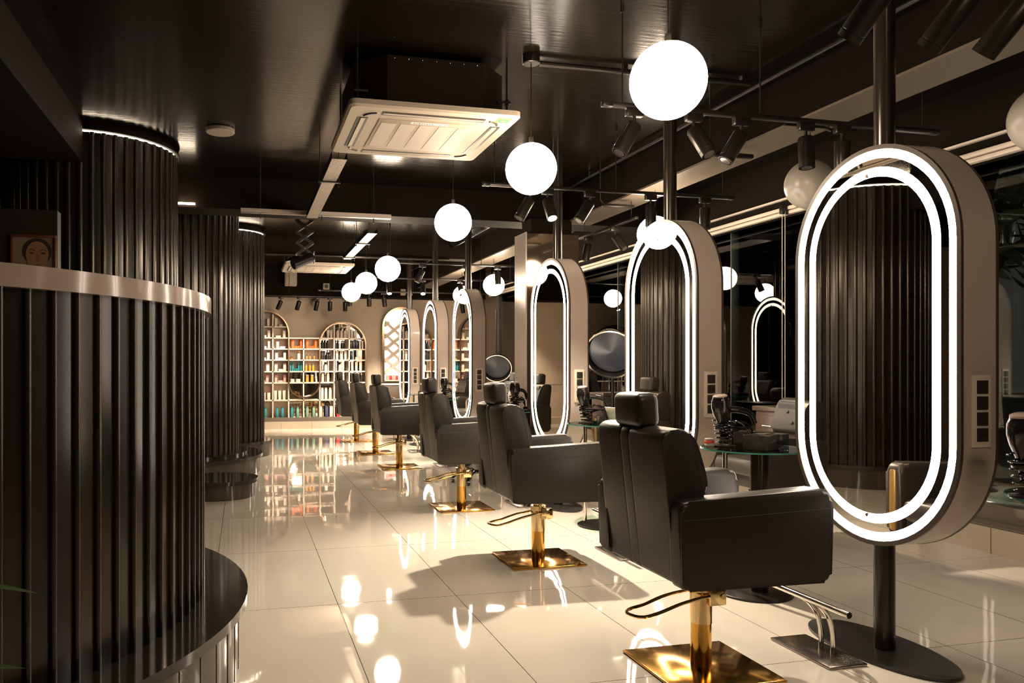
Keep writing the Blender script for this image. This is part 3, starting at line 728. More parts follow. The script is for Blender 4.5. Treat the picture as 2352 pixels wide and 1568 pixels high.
conduit([(3.40, 4.0, 2.60), (3.40, 3.98, 2.58), (3.20, 3.80, 2.53), (2.95, 3.8, 2.53)], .010, 'short bent black pipe hooked under the beam above the unlit globe')
# emergency tube fittings under the window-side beam
for (x, y, n) in ((3.02, 4.60, 'under the beam behind the nearest track'), (3.05, 6.3, 'above the second mirror by the window beam')):
    t = thing('black_batten', 'short black batten fitting ' + n, 'batten', (x, y, 2.56))
    b = nb(); bx(b, 0, .30, -.02, .02, 0, .03, .01); obj('batten_body', b, M_black, t)
    b = nb(); tube(b, [(.02, 0, .02), (-.02, 0, .06), (-.02, 0, CEIL - 2.56)], .006, 8); obj('hanger_rod', b, M_black, t)

# scissor-arm studio lamp
t = thing('scissor_arm_lamp', 'black scissor lattice arm with chrome bolts hanging from the far ceiling bay', 'hanging lamp', (.66, 8.75, CEIL))
b = nb(); bx(b, -.10, .10, -.05, .05, -.05, 0, .005); obj('ceiling_bracket', b, M_black, t)
zt = -.05; n = 4; hh = .125; ww = .085
for s in (-1, 1):
    for k in range(n):
        for q in (-1, 1):
            b = nb(); z0 = zt - k * hh; z1 = z0 - hh
            d = Vector((q * 2 * ww, 0, z1 - z0)); mid = Vector((0, s * .03 + q * .004, (z0 + z1) / 2))
            box(b, mid, (d.length + .02, .005, .028), (0, -math.atan2(d.z, d.x), 0)); obj('scissor_bar', b, M_black, t)
for (bxx, bz) in [(q * ww, zt - k * hh) for k in range(n + 1) for q in (-1, 1)] + [(0, zt - (k + .5) * hh) for k in range(n)]:
    b = nb(); cyl(b, (bxx, -.045, bz), (bxx, .045, bz), .011, seg=10); obj('pivot_bolt', b, M_chrome, t)
b = nb(); cyl(b, (.08, -.02, zt - n * hh - .03), (-.13, -.10, zt - n * hh - .13), .055, seg=24); hd = obj('lamp_head', b, M_black, t)
b = nb(); tube(b, [(.085 + .02, -.02 + .06 * math.cos(a), zt - n * hh - .03 + .07 * math.sin(a)) for a in [k * 2 * PI / 16 for k in range(16)]], .005, 6, True); obj('head_yoke', b, M_chrome, hd)
b = nb(); tube(b, [(-.2, -.06, zt - n * hh - .09), (-.02, -.08, zt - n * hh - .05), (.06, 0, zt - n * hh)], .006, 8); obj('handle', b, M_chrome, hd)

# wall speaker, sensors, dome camera
t = thing('wall_speaker', 'small white speaker hung below the far air conditioner by the bulkhead', 'speaker', (.845, 14.60, 2.62))
b = nb(); bx(b, -.11, .11, -.20, -.02, 0, .29, .02, 3); obj('speaker_box', b, M_white, t)
b = nb(); cyl(b, (0, -.199, .10), (0, -.206, .10), .075, seg=28); obj('speaker_cone', b, M_grille, t)
b = nb(); bx(b, -.03, .03, -.02, .02, .10, .20); obj('bracket', b, M_black, t)
t = thing('motion_sensor', 'small square white sensor with round dark eye on the bulkhead', 'sensor', (1.50, 14.62, 2.575))
b = nb(); bx(b, -.06, .06, -.05, 0, 0, .12, .01); obj('sensor_box', b, M_white, t)
b = nb(); cyl(b, (0, -.05, .06), (0, -.062, .06), .034, seg=20); obj('sensor_eye', b, M_slot, t)
t = thing('dome_camera', 'white dome security camera under the cross beam right of the third globe', 'camera', (2.555, 8.06, 2.95))
b = nb(); lathe(b, [(.07, 0), (.07, -.20), (.065, -.23)], 24); obj('camera_base', b, M_white, t)
b = nb(); sphere(b, (0, 0, -.24), .055, 24, 16); obj('camera_dome', b, M_white, t)
b = nb(); sphere(b, (1.34, 14.98, 2.36), .085, 28, 18); tag(obj('wall_globe_lamp', b, M_globeoff), 'small round white globe lamp on the back wall behind the hanging spotlights', 'wall lamp')
b = nb(); bx(b, 2.9, 3.0, 14.55, 14.62, 2.5, 2.62, .01); tag(obj('junction_box', b, M_white), 'small white junction box on the bulkhead above the last mirrors', 'junction box')

# ------------------------------------------------------------------ side tables and what stands on them
def side_table(x, y, label):
    t = thing('glass_side_table', label, 'side table', (x, y, 0), 0, 'round glass side tables')
    b = nb(); lathe(b, [(.258, .742), (.260, .744), (.260, .749), (.258, .751)], 64); tp = obj('glass_top', b, M_tglass, t)
    b = nb(); annulus(b, disc_outline(0, 0, .2615, 64), disc_outline(0, 0, .2595, 64), 'z', .7425, .7505); obj('glass_edge', b, M_tedge, tp)
    b = nb(); cyl(b, (.02, -.02, .012), (.02, -.02, .742), .045, seg=28); obj('column', b, M_plastic, t)
    b = nb(); cyl(b, (-.10, .10, .012), (-.10, .10, .742), .013, seg=16); cyl(b, (-.10, .10, .735), (-.10, .10, .742), .025, seg=16); obj('leg', b, M_chrome, t, label='chrome leg')
    b = nb(); lathe(b, [(.19, 0), (.19, .010), (.182, .014)], 48); obj('base_plate', b, M_black, t)
    return t
TY = [1.93, 3.56, 5.30, 7.02, 9.66, 11.33]
tl = ['round glass side table at the picture edge before the nearest mirror', 'round glass side table with black box, between the two nearest mirrors', 'round glass side table with slanted white card, behind the nearest chair headrest',
      'round glass side table between the third mirror and the clad column', 'round glass side table between the fourth and fifth mirrors', 'round glass side table between the fifth and sixth mirrors']
for k in range(6): side_table(2.68 if k == 0 else 2.575, TY[k], tl[k])
def dryer(x, y, z, rz, label, tall=False):
    t = thing('hair_dryer', label, 'hair dryer', (x, y, z), rz, 'hair dryers in coil holders')
    b = nb()
    lathe(b, [(.055, 0), (.055, .006), (.02, .012)], 24); cyl(b, (.045, 0, .005), (.045, 0, .13), .004, seg=8); obj('holder_base', b, M_black, t)
    b = nb(); n = 130; P = []
    turns = 5.5
    for i in range(n):
        u = i / (n - 1); a = 2 * PI * turns * u; P.append(((.034 + .022 * u) * math.cos(a), (.034 + .022 * u) * math.sin(a), .012 + .125 * u))
    tube(b, P, .0042, 8); obj('coil', b, M_plastic, t)
    Mx = Matrix.Translation((0, 0, .045)) @ Euler((R(6), R(-8), 0)).to_matrix().to_4x4()
    b = nb(); lathe(b, [(.020, 0), (.024, .04), (.031, .09), (.044, .13), (.049, .165), (.046, .20), (.036, .222)], 28, M=Mx); bd = obj('dryer_body', b, M_plastic, t)
    b = nb(); lathe(b, [(.037, .2215), (.036, .228), (.026, .232)], 24, M=Mx); obj('rear_cap', b, M_cap, bd)
    b = nb(); tube(b, smoothpts([(.03, 0, .195), (.09, 0, .19), (.14, 0, .17), (.165, 0, .12)], 6), [.018] * 6 + [.017] * 6 + [.014] * 7, 12); obj('handle', b, M_plastic, t)
    b = nb()
    for q in range(3): tube(b, smoothpts([(.165, 0, .12), (.10, -.03 - .01 * q, .10), (.0, -.06, .08 + .015 * q), (-.05, -.01, .10), (.0, .055, .09 + .01 * q), (.09, .04, .13), (.15, .02, .10 - .02 * q), (.17, .02, .02)], 6), .0045, 8)
    obj('cable', b, M_plastic, t)
    b = nb(); bx(b, .155, .185, .005, .035, .004, .03, .004); obj('plug', b, M_plastic, t)
    return t
dryer(2.475, 2.015, .751, -.3, 'black hair dryer in coil holder at the picture edge')
dryer(2.47, 3.66, .751, -.2, 'black hair dryer in coil holder beside the black box')
dryer(2.47, 5.38, .751, -.2, 'black hair dryer in coil holder beside the slanted white card')
dryer(2.50, 7.02, .751, .5, 'black hair dryer in coil holder left of the third mirror')
dryer(2.50, 9.68, .751, .5, 'black hair dryer in coil holder between the fourth and fifth mirrors')
t = thing('tissue_box', 'black marbled box with white tissue slit on the glass table beside the dryer', 'tissue box', (2.605, 3.50, .751), R(-62))
b = nb(); bx(b, -.065, .065, -.12, .12, 0, .075, .004); obj('box_body', b, mat('black_marble', (.05, .05, .047), .12, bscale=30, var=.8), t)
b = nb(); box(b, (0, 0, .077), (.03, .09, .008), None, .003); obj('tissue', b, M_cap, t)
b = nb(); bx(b, -.02, .02, -.015, .015, 0, .016, .003); bx(b, -.02, .02, -.015, .015, .030, .042, .003)
t = thing('product_tin', 'small striped tin beneath the dryer on the nearest full glass table', 'tin', (2.395, 3.68, .751))
lathe(b, [(.001, 0), (.001, .001)], 8); obj('tin_body', b, M_white, t)
b = nb(); bx(b, -.021, .021, -.016, .016, .016, .030, .003); obj('red_band', b, mat('red_print', (.55, .05, .03), .4), t)
b = nb(); box(b, (2.60, 5.20, .751 + .062), (.006, .115, .135), (0, R(-22), R(15)), .002); tag(obj('table_card', b, M_whiteb), 'slanted blank white card standing on the second glass table', 'card')
b = nb(); bx(b, 2.52, 2.66, 11.25, 11.36, .751, .80, .006); tag(obj('storage_box', b, M_plastic), 'small black box on the glass table between the fifth and sixth mirrors', 'box')
b = nb(); bx(b, 2.50, 2.70, 9.52, 9.62, .751, .79, .006); tag(obj('styling_tray', b, M_plastic), 'flat black tray with tools on the glass table past the fourth mirror', 'tray')

# ------------------------------------------------------------------ hood dryers, trolleys, stools
def hood_dryer(x, y, z, rz, label, up=False):
    t = thing('hood_dryer', label, 'hood dryer', (x, y, 0), rz, 'standing hood dryers')
    b = nb(); cyl(b, (0, 0, .06), (0, 0, z + (.9 if up else .1)), .014, seg=16); obj('stand_pole', b, M_black, t)
    for k in range(5):
        a = 2 * PI * k / 5
        b = nb(); tube(b, [(0, 0, .08), (.22 * math.cos(a), .22 * math.sin(a), .06), (.28 * math.cos(a), .28 * math.sin(a), .055)], .014, 8); lg = obj('leg', b, M_black, t)
        b = nb(); cyl(b, (.28 * math.cos(a) - .01, .28 * math.sin(a), .026), (.28 * math.cos(a) + .01, .28 * math.sin(a), .026), .026, seg=16); obj('caster', b, M_black, lg)
    b = nb(); cyl(b, (0, 0, z + .02), (.0, -.16, z + .02), .016, seg=14); sphere(b, (0, 0, z + .05), .045, 18, 12); obj('hood_arm', b, M_black, t)
    d = Vector((-.15, -.9, -.42)).normalized()
    Mx = Matrix.Translation((0, -.13, z)) @ d.to_track_quat('Z', 'Y').to_matrix().to_4x4()
    prof = [(.02, -.06), (.12, -.045), (.19, .0), (.225, .07), (.235, .15), (.228, .155), (.218, .07), (.18, .01), (.10, -.03), (.01, -.045)]
    b = nb(); lathe(b, prof, 40, M=Mx); hd = obj('hood', b, M_plastic, t)
    b = nb(); lathe(b, [(.212, .075), (.205, .085), (.0, .11)], 40, M=Mx, cap=False); obj('hood_visor', b, M_hoodg, hd)
    b = nb(); lathe(b, [(.226, .150), (.240, .150), (.240, .162), (.226, .162), (.226, .150)], 40, M=Mx, cap=False); obj('hood_rim', b, M_chrome, hd)
    return t
hood_dryer(4.05, 12.3, 1.19, R(-10), 'standing hood dryer with grey visor beyond the fourth mirror', True)
hood_dryer(3.42, 6.85, 1.34, R(-25), 'standing hood dryer seen between the second and third mirrors')
hood_dryer(4.05, 6.55, 1.26, R(-40), 'standing hood dryer close to the window between second and third mirrors')
def trolley(x, y, rz, label):
    t = thing('salon_trolley', label, 'trolley', (x, y, 0), rz, 'dark salon trolleys')
    b = nb(); bx(b, -.19, .19, -.16, .16, .06, .83, .008); obj('cabinet', b, M_wood, t)
    b = nb(); bx(b, -.21, .21, -.18, .18, .83, .865, .006); obj('top', b, M_wood, t)
    for k in range(4):
        b = nb(); bx(b, -.196, -.188, -.15, .15, .09 + k * .18, .255 + k * .18, .002); dr = obj('drawer', b, M_wood, t)
        b = nb(); tube(b, [(-.196, -.05, .18 + k * .18), (-.212, -.05, .18 + k * .18), (-.212, .05, .18 + k * .18), (-.196, .05, .18 + k * .18)], .004, 8); obj('handle', b, M_chrome, dr)
    for sx, sy in ((-1, -1), (1, -1), (-1, 1), (1, 1)):
        b = nb(); cyl(b, (sx * .15 - .01, sy * .12, .03), (sx * .15 + .01, sy * .12, .03), .03, seg=18); bx(b, sx * .15 - .012, sx * .15 + .012, sy * .12 - .012, sy * .12 + .012, .03, .065); obj('caster', b, M_black, t)
    return t
trolley(4.05, 5.15, 0, 'dark brown trolley by the window behind the glass table with the black box')
trolley(4.15, 8.3, 0, 'dark brown trolley by the window beyond the clad column')
t = thing('wheeled_stool', 'black stool with casters mostly hidden between the third and fourth chairs', 'stool', (2.28, 7.55, 0))
for k in range(5):
    a = 2 * PI * k / 5 + .3
    b = nb(); tube(b, [(0, 0, .12), (.14 * math.cos(a), .14 * math.sin(a), .10), (.24 * math.cos(a), .24 * math.sin(a), .06)], .016, 10); lg = obj('leg', b, M_plastic, t)
    b = nb(); cyl(b, (.24 * math.cos(a) - .012, .24 * math.sin(a), .03), (.24 * math.cos(a) + .012, .24 * math.sin(a), .03), .03, seg=16); obj('caster', b, M_plastic, lg)
b = nb(); cyl(b, (0, 0, .09), (0, 0, .46), .022, seg=16); obj('gas_column', b, M_chrome, t)
b = nb(); lathe(b, [(.03, .45), (.17, .46), (.18, .49), (.175, .53), (.15, .55)], 32); obj('seat', b, M_leather, t)
t = thing('walnut_table', 'dark walnut table with curved legs beside the fourth mirror', 'table', (3.02, 8.20, 0))
b = nb(); bx(b, -.42, .42, -.20, .20, .70, .735, .006); obj('top', b, M_wood, t)
b = nb(); bx(b, -.38, .38, -.17, .17, .62, .70, .004); obj('apron', b, M_wood, t)
for sx in (-1, 1):
    for sy in (-1, 1):
        b = nb(); tube(b, smoothpts([(sx * .36, sy * .15, .64), (sx * .38, sy * .16, .45), (sx * .33, sy * .14, .2), (sx * .37, sy * .16, .0)], 6), .024, 12); obj('leg', b, M_wood, t)
t = thing('towel_warmer', 'small rounded white appliance on the walnut table before the clad column', 'appliance', (2.98, 8.2, .735))
b = nb(); bx(b, -.12, .12, -.10, .10, .01, .17, .05, 4); obj('body', b, M_white, t)
b = nb(); bx(b, -.07, .07, -.104, -.098, .05, .13, .02, 3); obj('door', b, M_chrome, t)
b = nb(); bx(b, -.11, .11, -.09, .09, 0, .014); obj('foot', b, M_black, t)
# roller-blind chains
for (y, n) in ((5.71, 'hanging by the window beside the nearest mirror'), (7.9, 'hanging by the window between the second and third mirrors')):
    t = thing('blind_chain', 'thin pale blind chain ' + n, 'blind chain', (4.42, y, 2.47))
    b = nb(); tube(b, [(0, -.018, 0), (0, -.018, -1.62)], .003, 8); tube(b, [(0, .018, 0), (0, .018, -1.62)], .003, 8); obj('chain', b, M_whiteb, t)
    b = nb(); bx(b, -.03, .03, -.04, .04, -1.70, -1.62, .006); obj('chain_weight', b, M_whiteb, t)
    b = nb(); bx(b, -.03, .06, -.02, .02, -.02, .05, .004); obj('bracket', b, M_black, t)

# ------------------------------------------------------------------ product shelves on the back wall
FY = 14.86; BY = 15.045
S = thing('display_shelf', 'cream product shelf with two arched tops and bronze wave frame on the back wall', 'shelf', (0, BY, 0.125))
def SB(name, m, boxes, par=S, bev=0):
    b = nb()
    for x0, x1, y0, y1, z0, z1 in boxes: bx(b, x0, x1, y0 - BY, y1 - BY, z0 - .125, z1 - .125, bev)
    return obj(name, b, m, par)
VX = [-.28, 0.0, .27, .54, .83, 1.105, 1.408, 1.681, 1.965, 2.276]
RZ = [.52, .845, 1.056, 1.271, 1.477, 1.683]
# arched back panels
def arch_pts(x0, x1, zb, ztop):
    r = (x1 - x0) / 2; c = (x0 + x1) / 2; zs = ztop - r
    return [(x0, zb), (x1, zb)] + [(c + r * math.cos(PI * k / 24), zs + r * math.sin(PI * k / 24)) for k in range(25)]
def shift(P): return [(p[0], p[1] - .125) for p in P]
b = nb(); prism(b, shift(arch_pts(-.0, .829, .19, 2.178)), 'y', -.012, -.004); obj('back_panel', b, M_wall, S)
b = nb(); prism(b, shift(arch_pts(1.408, 2.276, .52, 1.988)), 'y', -.012, -.004); obj('mirror_back', b, M_smirror, S, label='mirrored back of the right arch')
SB('back_panel', M_wall, [(.829, 1.408, BY - .012, BY - .004, 1.056, 1.683)])
SB('mirror_back', M_smirror, [(.829, 1.408, BY - .012, BY - .004, .52, 1.056), (.0, 2.276, BY - .010, BY - .003, .19, .52)])
th = .011
def clampx(z, x0, x1):
    """how far a board at height z may run inside the arch"""
    return x0, x1
for z in RZ:
    SB('shelf_board', M_shelf, [(0.0, 2.276, FY, BY - .012, z - th, z + th)])
SB('shelf_board', M_shelf, [(.03, .80, FY, BY - .012, 1.889 - th, 1.889 + th)])
SB('base_board', M_beamlit, [(-.02, 2.30, FY - .01, BY - .01, .125, .199)])
heights = {0: 1.75, 1: 2.08, 2: 2.14, 3: 1.9, 4: 1.683, 5: 1.683}
tops = [None, 1.76, 2.12, 2.12, 1.70, 1.683, 1.70, 1.93, 1.93, 1.62]
for i in range(1, 10):
    zb = .199 if VX[i] < 2.2 else .52
    if i in (7, 8): zb = .199
    SB('upright', M_shelf, [(VX[i] - th, VX[i] + th, FY, BY - .012, zb, tops[i])])
# bronze tube wave: left arch, round-bottomed dip, right arch
def arc(cx, cz, r, a0, a1, n=20): return [(cx + r * math.cos(a0 + (a1 - a0) * k / n), cz + r * math.sin(a0 + (a1 - a0) * k / n)) for k in range(n + 1)]
wave = [(0.0, .2)] + arc(.415, 1.763, .415, PI, 0) + arc(1.1185, .86, .2885, PI, 2 * PI) + arc(1.8415, 1.555, .4345, PI, 0) + [(2.276, .52)]
b = nb()
n = len(wave)
def offs(P, d):
    out = []
    for i, p in enumerate(P):
        t = Vector(P[min(i + 1, len(P) - 1)]) - Vector(P[max(i - 1, 0)]); t.normalize(); out.append((p[0] - t[1] * d, p[1] + t[0] * d))
    return out
A = offs(wave, .012); Bq = offs(wave, -.012)
prism(b, shift(A + list(reversed(Bq))), 'y', FY - BY - .03, -.012)
obj('wave_frame', b, M_bronze, S, sharp=50)

pm = {
 'ivory': mat('ivory_pack', (.70, .60, .50), .35), 'navy': mat('navy_pack', (.05, .06, .13), .4), 'burg': mat('burgundy_pack', (.20, .04, .06), .4),
 'orange': mat('orange_pack', (.72, .14, .03), .35), 'teal': mat('teal_pack', (.03, .21, .23), .35), 'green': mat('sage_pack', (.19, .34, .25), .35),
 'black': mat('black_pack', (.02, .018, .017), .25), 'amber': mat('amber_pack', (.62, .27, .03), .2), 'red': mat('red_pack', (.62, .04, .04), .35),
 'gold': mat('gold_pack', (.55, .33, .10), .3, .6), 'pink': mat('pink_pack', (.62, .33, .30), .4)}
PCOUNT = 0
def product(kind, colr, capc, x, z, h, w, label, group, y=None, Y0=None):
    """one item standing on a shelf board"""
    global PCOUNT; PCOUNT += 1
    y = FY + .075 if y is None else y
    b = nb(); r = w / 2
    if kind == 'box':
        bx(b, -r, r, -r * .8, r * .8, 0, h * .88, .002)
        cap = [(0, 0)]
    elif kind == 'bottle': lathe(b, [(r * .94, 0), (r, .004), (r, h * .66), (r * .85, h * .74), (r * .45, h * .79)], 16)
    elif kind == 'spray': lathe(b, [(r * .94, 0), (r, .004), (r, h * .60), (r * .6, h * .72), (r * .35, h * .76)], 16)
    elif kind == 'tube':
        P = [(-r * .75, 0), (r * .75, 0), (r, h), (-r, h)]; prism(b, P, 'y', -r * .45, r * .45, r * .3, 2)
    elif kind == 'jar': lathe(b, [(r * .94, 0), (r, .003), (r, h * .7)], 18)
    elif kind == 'can': lathe(b, [(r * .96, 0), (r, .004), (r, h * .86), (r * .8, h * .90)], 18)
    name = {'box': 'product_box', 'bottle': 'product_bottle', 'spray': 'spray_bottle', 'tube': 'product_tube', 'jar': 'product_jar', 'can': 'product_bottle'}[kind]
    o = tag(obj(name, b, pm[colr], None, loc=(x, y, z)), label, {'box': 'box', 'tube': 'tube', 'jar': 'jar'}.get(kind, 'bottle'), group)
    b = nb(); c = pm[capc]
    if kind == 'box': bx(b, -r * 1.0, r * 1.0, -r * .8, r * .8, h * .88, h, .002)
    elif kind == 'bottle': lathe(b, [(r * .5, h * .785), (r * .5, h)], 12)
    elif kind == 'spray':
        lathe(b, [(r * .4, h * .755), (r * .4, h * .88)], 12); box(b, (r * .25, 0, h * .93), (r * 1.3, r * .6, h * .13), None, .002)
    elif kind == 'jar': lathe(b, [(r * 1.03, h * .70), (r * 1.03, h)], 18)
    elif kind == 'can': lathe(b, [(r * .82, h * .895), (r * .82, h)], 16)
    elif kind == 'tube': bx(b, -r * .7, r * .7, -r * .44, r * .44, -.0, .012); b.verts.ensure_lookup_table()
    obj('cap', b, c, o)
    return o
def row(kind, colr, capc, xs, zi, h, w, label, group):
    for x in xs: product(kind, colr, capc, x, zi + th + .0005, h, w, label, group)
LA = 'left shelf arch'
UU = 'round-bottomed shelf bay'
RA = 'right shelf arch'
Z = dict(r0=1.889, r1=1.683, r2=1.477, r3=1.271, r4=1.056, r5=.845, r6=.52, r7=.199 - th)
row('box', 'ivory', 'ivory', (.46, .60), Z['r0'], .15, .045, 'tall ivory box in the top row of the ' + LA, 'ivory boxes top row')
row('box', 'ivory', 'navy', (.69,), Z['r0'], .045, .06, 'low ivory box right in the top row of the ' + LA, None)
row('box', 'ivory', 'navy', (.47, .75), Z['r1'], .15, .05, 'tall ivory box with navy top in the second row of the ' + LA, 'navy topped boxes second row')
row('box', 'ivory', 'navy', (.38, .64), Z['r1'], .045, .09, 'low ivory box with navy top in the second row of the ' + LA, 'low navy topped boxes second row')
row('tube', 'ivory', 'navy', (.47,), Z['r2'], .14, .05, 'ivory tube in the third row of the ' + LA, None)
row('box', 'ivory', 'burg', (.63,), Z['r2'], .15, .048, 'tall ivory box with burgundy top in the third row of the ' + LA, None)
row('box', 'ivory', 'burg', (.72,), Z['r2'], .045, .09, 'low ivory box with burgundy top in the third row of the ' + LA, None)
row('box', 'ivory', 'navy', (.38,), Z['r2'], .045, .09, 'low ivory box with navy top in the third row of the ' + LA, None)
row('box', 'ivory', 'navy', (.46, .61, .76), Z['r3'], .155, .05, 'tall ivory box with dark top in the fourth row of the ' + LA, 'tall boxes fourth row')
row('box', 'ivory', 'burg', (.37, .685), Z['r3'], .042, .09, 'low ivory box with dark top in the fourth row of the ' + LA, 'low boxes fourth row')
row('box', 'ivory', 'burg', (.36, .45, .60, .76), Z['r4'], .16, .055, 'tall ivory box with plum top in the fifth row of the ' + LA, 'plum topped boxes fifth row')
row('box', 'ivory', 'navy', (.685,), Z['r4'], .042, .08, 'low ivory box between two tall ones in the fifth row of the ' + LA, None)
row('box', 'pink', 'burg', (.44, .60, .76), Z['r5'], .15, .05, 'tall pinkish box in the sixth row of the ' + LA, 'pinkish boxes sixth row')
row('box', 'pink', 'burg', (.36, .68), Z['r5'], .04, .09, 'low pinkish box in the sixth row of the ' + LA, 'low pinkish boxes sixth row')
row('box', 'ivory', 'burg', (.38, .47), Z['r6'], .15, .055, 'ivory carton in the seventh row of the ' + LA, 'ivory cartons seventh row')
row('tube', 'ivory', 'ivory', (.59, .67, .75), Z['r6'], .18, .06, 'ivory tube standing in the seventh row of the ' + LA, 'ivory tubes seventh row')
row('can', 'teal', 'teal', (.41, .62, .72, .895), Z['r7'], .195, .055, 'slim teal bottle in the bottom row of the product shelf', 'teal bottles bottom row')
row('can', 'green', 'green', (1.00, 1.18, 1.30), Z['r7'], .195, .055, 'slim sage green bottle in the bottom row of the product shelf', 'sage bottles bottom row')
for x0 in (.865, 1.135):
    n_ = 'left' if x0 < 1 else 'right'
    row('tube', 'orange', 'orange', (x0 + .045,), Z['r2'], .165, .06, 'tall orange tube in the top %s cell of the ' % n_ + UU, None)
    row('can', 'orange', 'orange', (x0 + .20,), Z['r2'], .165, .055, 'tall orange bottle in the top %s cell of the ' % n_ + UU, None)
    row('jar', 'orange', 'orange', (x0 + .097, x0 + .15), Z['r2'], .05, .046, 'small orange jar in the top %s cell of the ' % n_ + UU, 'orange jars %s cell' % n_)
row('jar', 'gold', 'black', (.89,), Z['r3'], .05, .035, 'tiny gold jar below the orange products, left cell', None)
row('spray', 'ivory', 'gold', (1.02,), Z['r3'], .16, .055, 'ivory pump bottle below the orange products, left cell', None)
row('bottle', 'gold', 'black', (1.17, 1.23, 1.31), Z['r3'], .09, .036, 'small gold bottle below the orange products, right cell', 'small gold bottles')
row('can', 'teal', 'teal', (.865, .905, 1.02, 1.065), Z['r4'], .17, .038, 'tall teal bottle in the middle left cell of the ' + UU, 'tall teal bottles')
row('jar', 'teal', 'teal', (.945, .983), Z['r4'], .05, .036, 'small teal jar between tall teal bottles', 'small teal jars')
row('bottle', 'amber', 'ivory', (1.16, 1.23, 1.29), Z['r4'], .14, .042, 'amber dropper bottle in the middle right cell of the ' + UU, 'amber dropper bottles')
row('jar', 'ivory', 'ivory', (.90, 1.01), Z['r5'], .06, .085, 'wide ivory jar in the lower left cell of the ' + UU, 'wide ivory jars')
row('box', 'amber', 'ivory', (1.18, 1.27), Z['r5'], .14, .05, 'amber and ivory box in the lower right cell of the ' + UU, 'amber boxes')
row('tube', 'ivory', 'ivory', (1.57, 1.632), Z['r1'], .15, .06, 'large ivory bottle in the top left cell of the ' + RA, 'large ivory bottles top left')
row('spray', 'ivory', 'black', (1.755, 1.825, 1.895), Z['r1'], .20, .062, 'ivory pump bottle in the top middle cell of the ' + RA, 'ivory pump bottles top middle')
row('box', 'ivory', 'ivory', (2.025, 2.09), Z['r1'], .15, .05, 'tall ivory carton in the top right cell of the ' + RA, 'ivory cartons top right')
row('bottle', 'black', 'black', (1.47, 1.52, 1.57), Z['r2'], .165, .04, 'black bottle in the second row, left cell of the ' + RA, 'black bottles second row left')
row('spray', 'black', 'black', (1.72, 1.765, 1.85, 1.895), Z['r2'], .16, .036, 'black spray bottle in the second row, middle cell of the ' + RA, 'black spray bottles second row')
row('box', 'black', 'black', (2.01, 2.065, 2.12), Z['r2'], .165, .042, 'black box in the second row, right cell of the ' + RA, 'black boxes second row')
row('tube', 'ivory', 'ivory', (2.18, 2.23), Z['r2'], .16, .042, 'ivory tube beside the black boxes in the ' + RA, 'ivory tubes beside black boxes')
row('box', 'black', 'black', (1.46, 1.50), Z['r3'], .165, .036, 'black box in the third row, left cell of the ' + RA, 'black boxes third row')
row('spray', 'black', 'black', (1.56, 1.60), Z['r3'], .14, .045, 'black pump bottle in the third row of the ' + RA, 'black pump bottles third row')
row('tube', 'ivory', 'ivory', (1.74, 1.82, 1.90), Z['r3'], .17, .05, 'ivory tube in the third row, middle cell of the ' + RA, 'ivory tubes third row')
row('box', 'black', 'black', (2.02,), Z['r3'], .165, .045, 'tall black box in the third row, right cell of the ' + RA, None)
row('jar', 'ivory', 'ivory', (2.13,), Z['r3'], .05, .08, 'wide ivory jar in the third row, right cell of the ' + RA, None)
row('spray', 'ivory', 'black', (1.53,), Z['r4'], .17, .06, 'ivory spray bottle in the fourth row, left cell of the ' + RA, None)
row('spray', 'ivory', 'black', (1.80,), Z['r4'], .17, .06, 'ivory spray bottle in the fourth row, middle cell of the ' + RA, None)
row('tube', 'ivory', 'ivory', (2.03, 2.11, 2.19), Z['r4'], .175, .055, 'ivory tube in the fourth row, right cell of the ' + RA, 'ivory tubes fourth row')
row('can', 'ivory', 'ivory', (1.47, 1.57), Z['r5'], .175, .05, 'ivory bottle in the fifth row, left cell of the ' + RA, 'ivory bottles fifth row')
row('spray', 'black', 'black', (1.74, 1.82), Z['r5'], .17, .05, 'black pump bottle in the fifth row, middle cell of the ' + RA, 'black pump bottles fifth row')
row('bottle', 'black', 'ivory', (2.02, 2.12, 2.21), Z['r5'], .17, .05, 'black brush holder in the fifth row, right cell of the ' + RA, 'black holders fifth row')
row('can', 'ivory', 'ivory', (1.46, 1.53, 1.61), Z['r6'], .22, .055, 'large ivory bottle beside the dip of the bronze frame', 'large ivory bottles sixth row')
row('can', 'ivory', 'ivory', (1.44,), Z['r7'], .20, .04, 'ivory bottle left of the navy box in the bottom row', None)
row('box', 'navy', 'navy', (1.545,), Z['r7'], .20, .06, 'tall navy box in the bottom row of the product shelf', None)
row('box', 'ivory', 'ivory', (1.63,), Z['r7'], .20, .06, 'ivory box right of the navy box in the bottom row', None)
row('tube', 'red', 'red', (1.76,), Z['r7'], .19, .08, 'red tube in the bottom row of the product shelf', None)

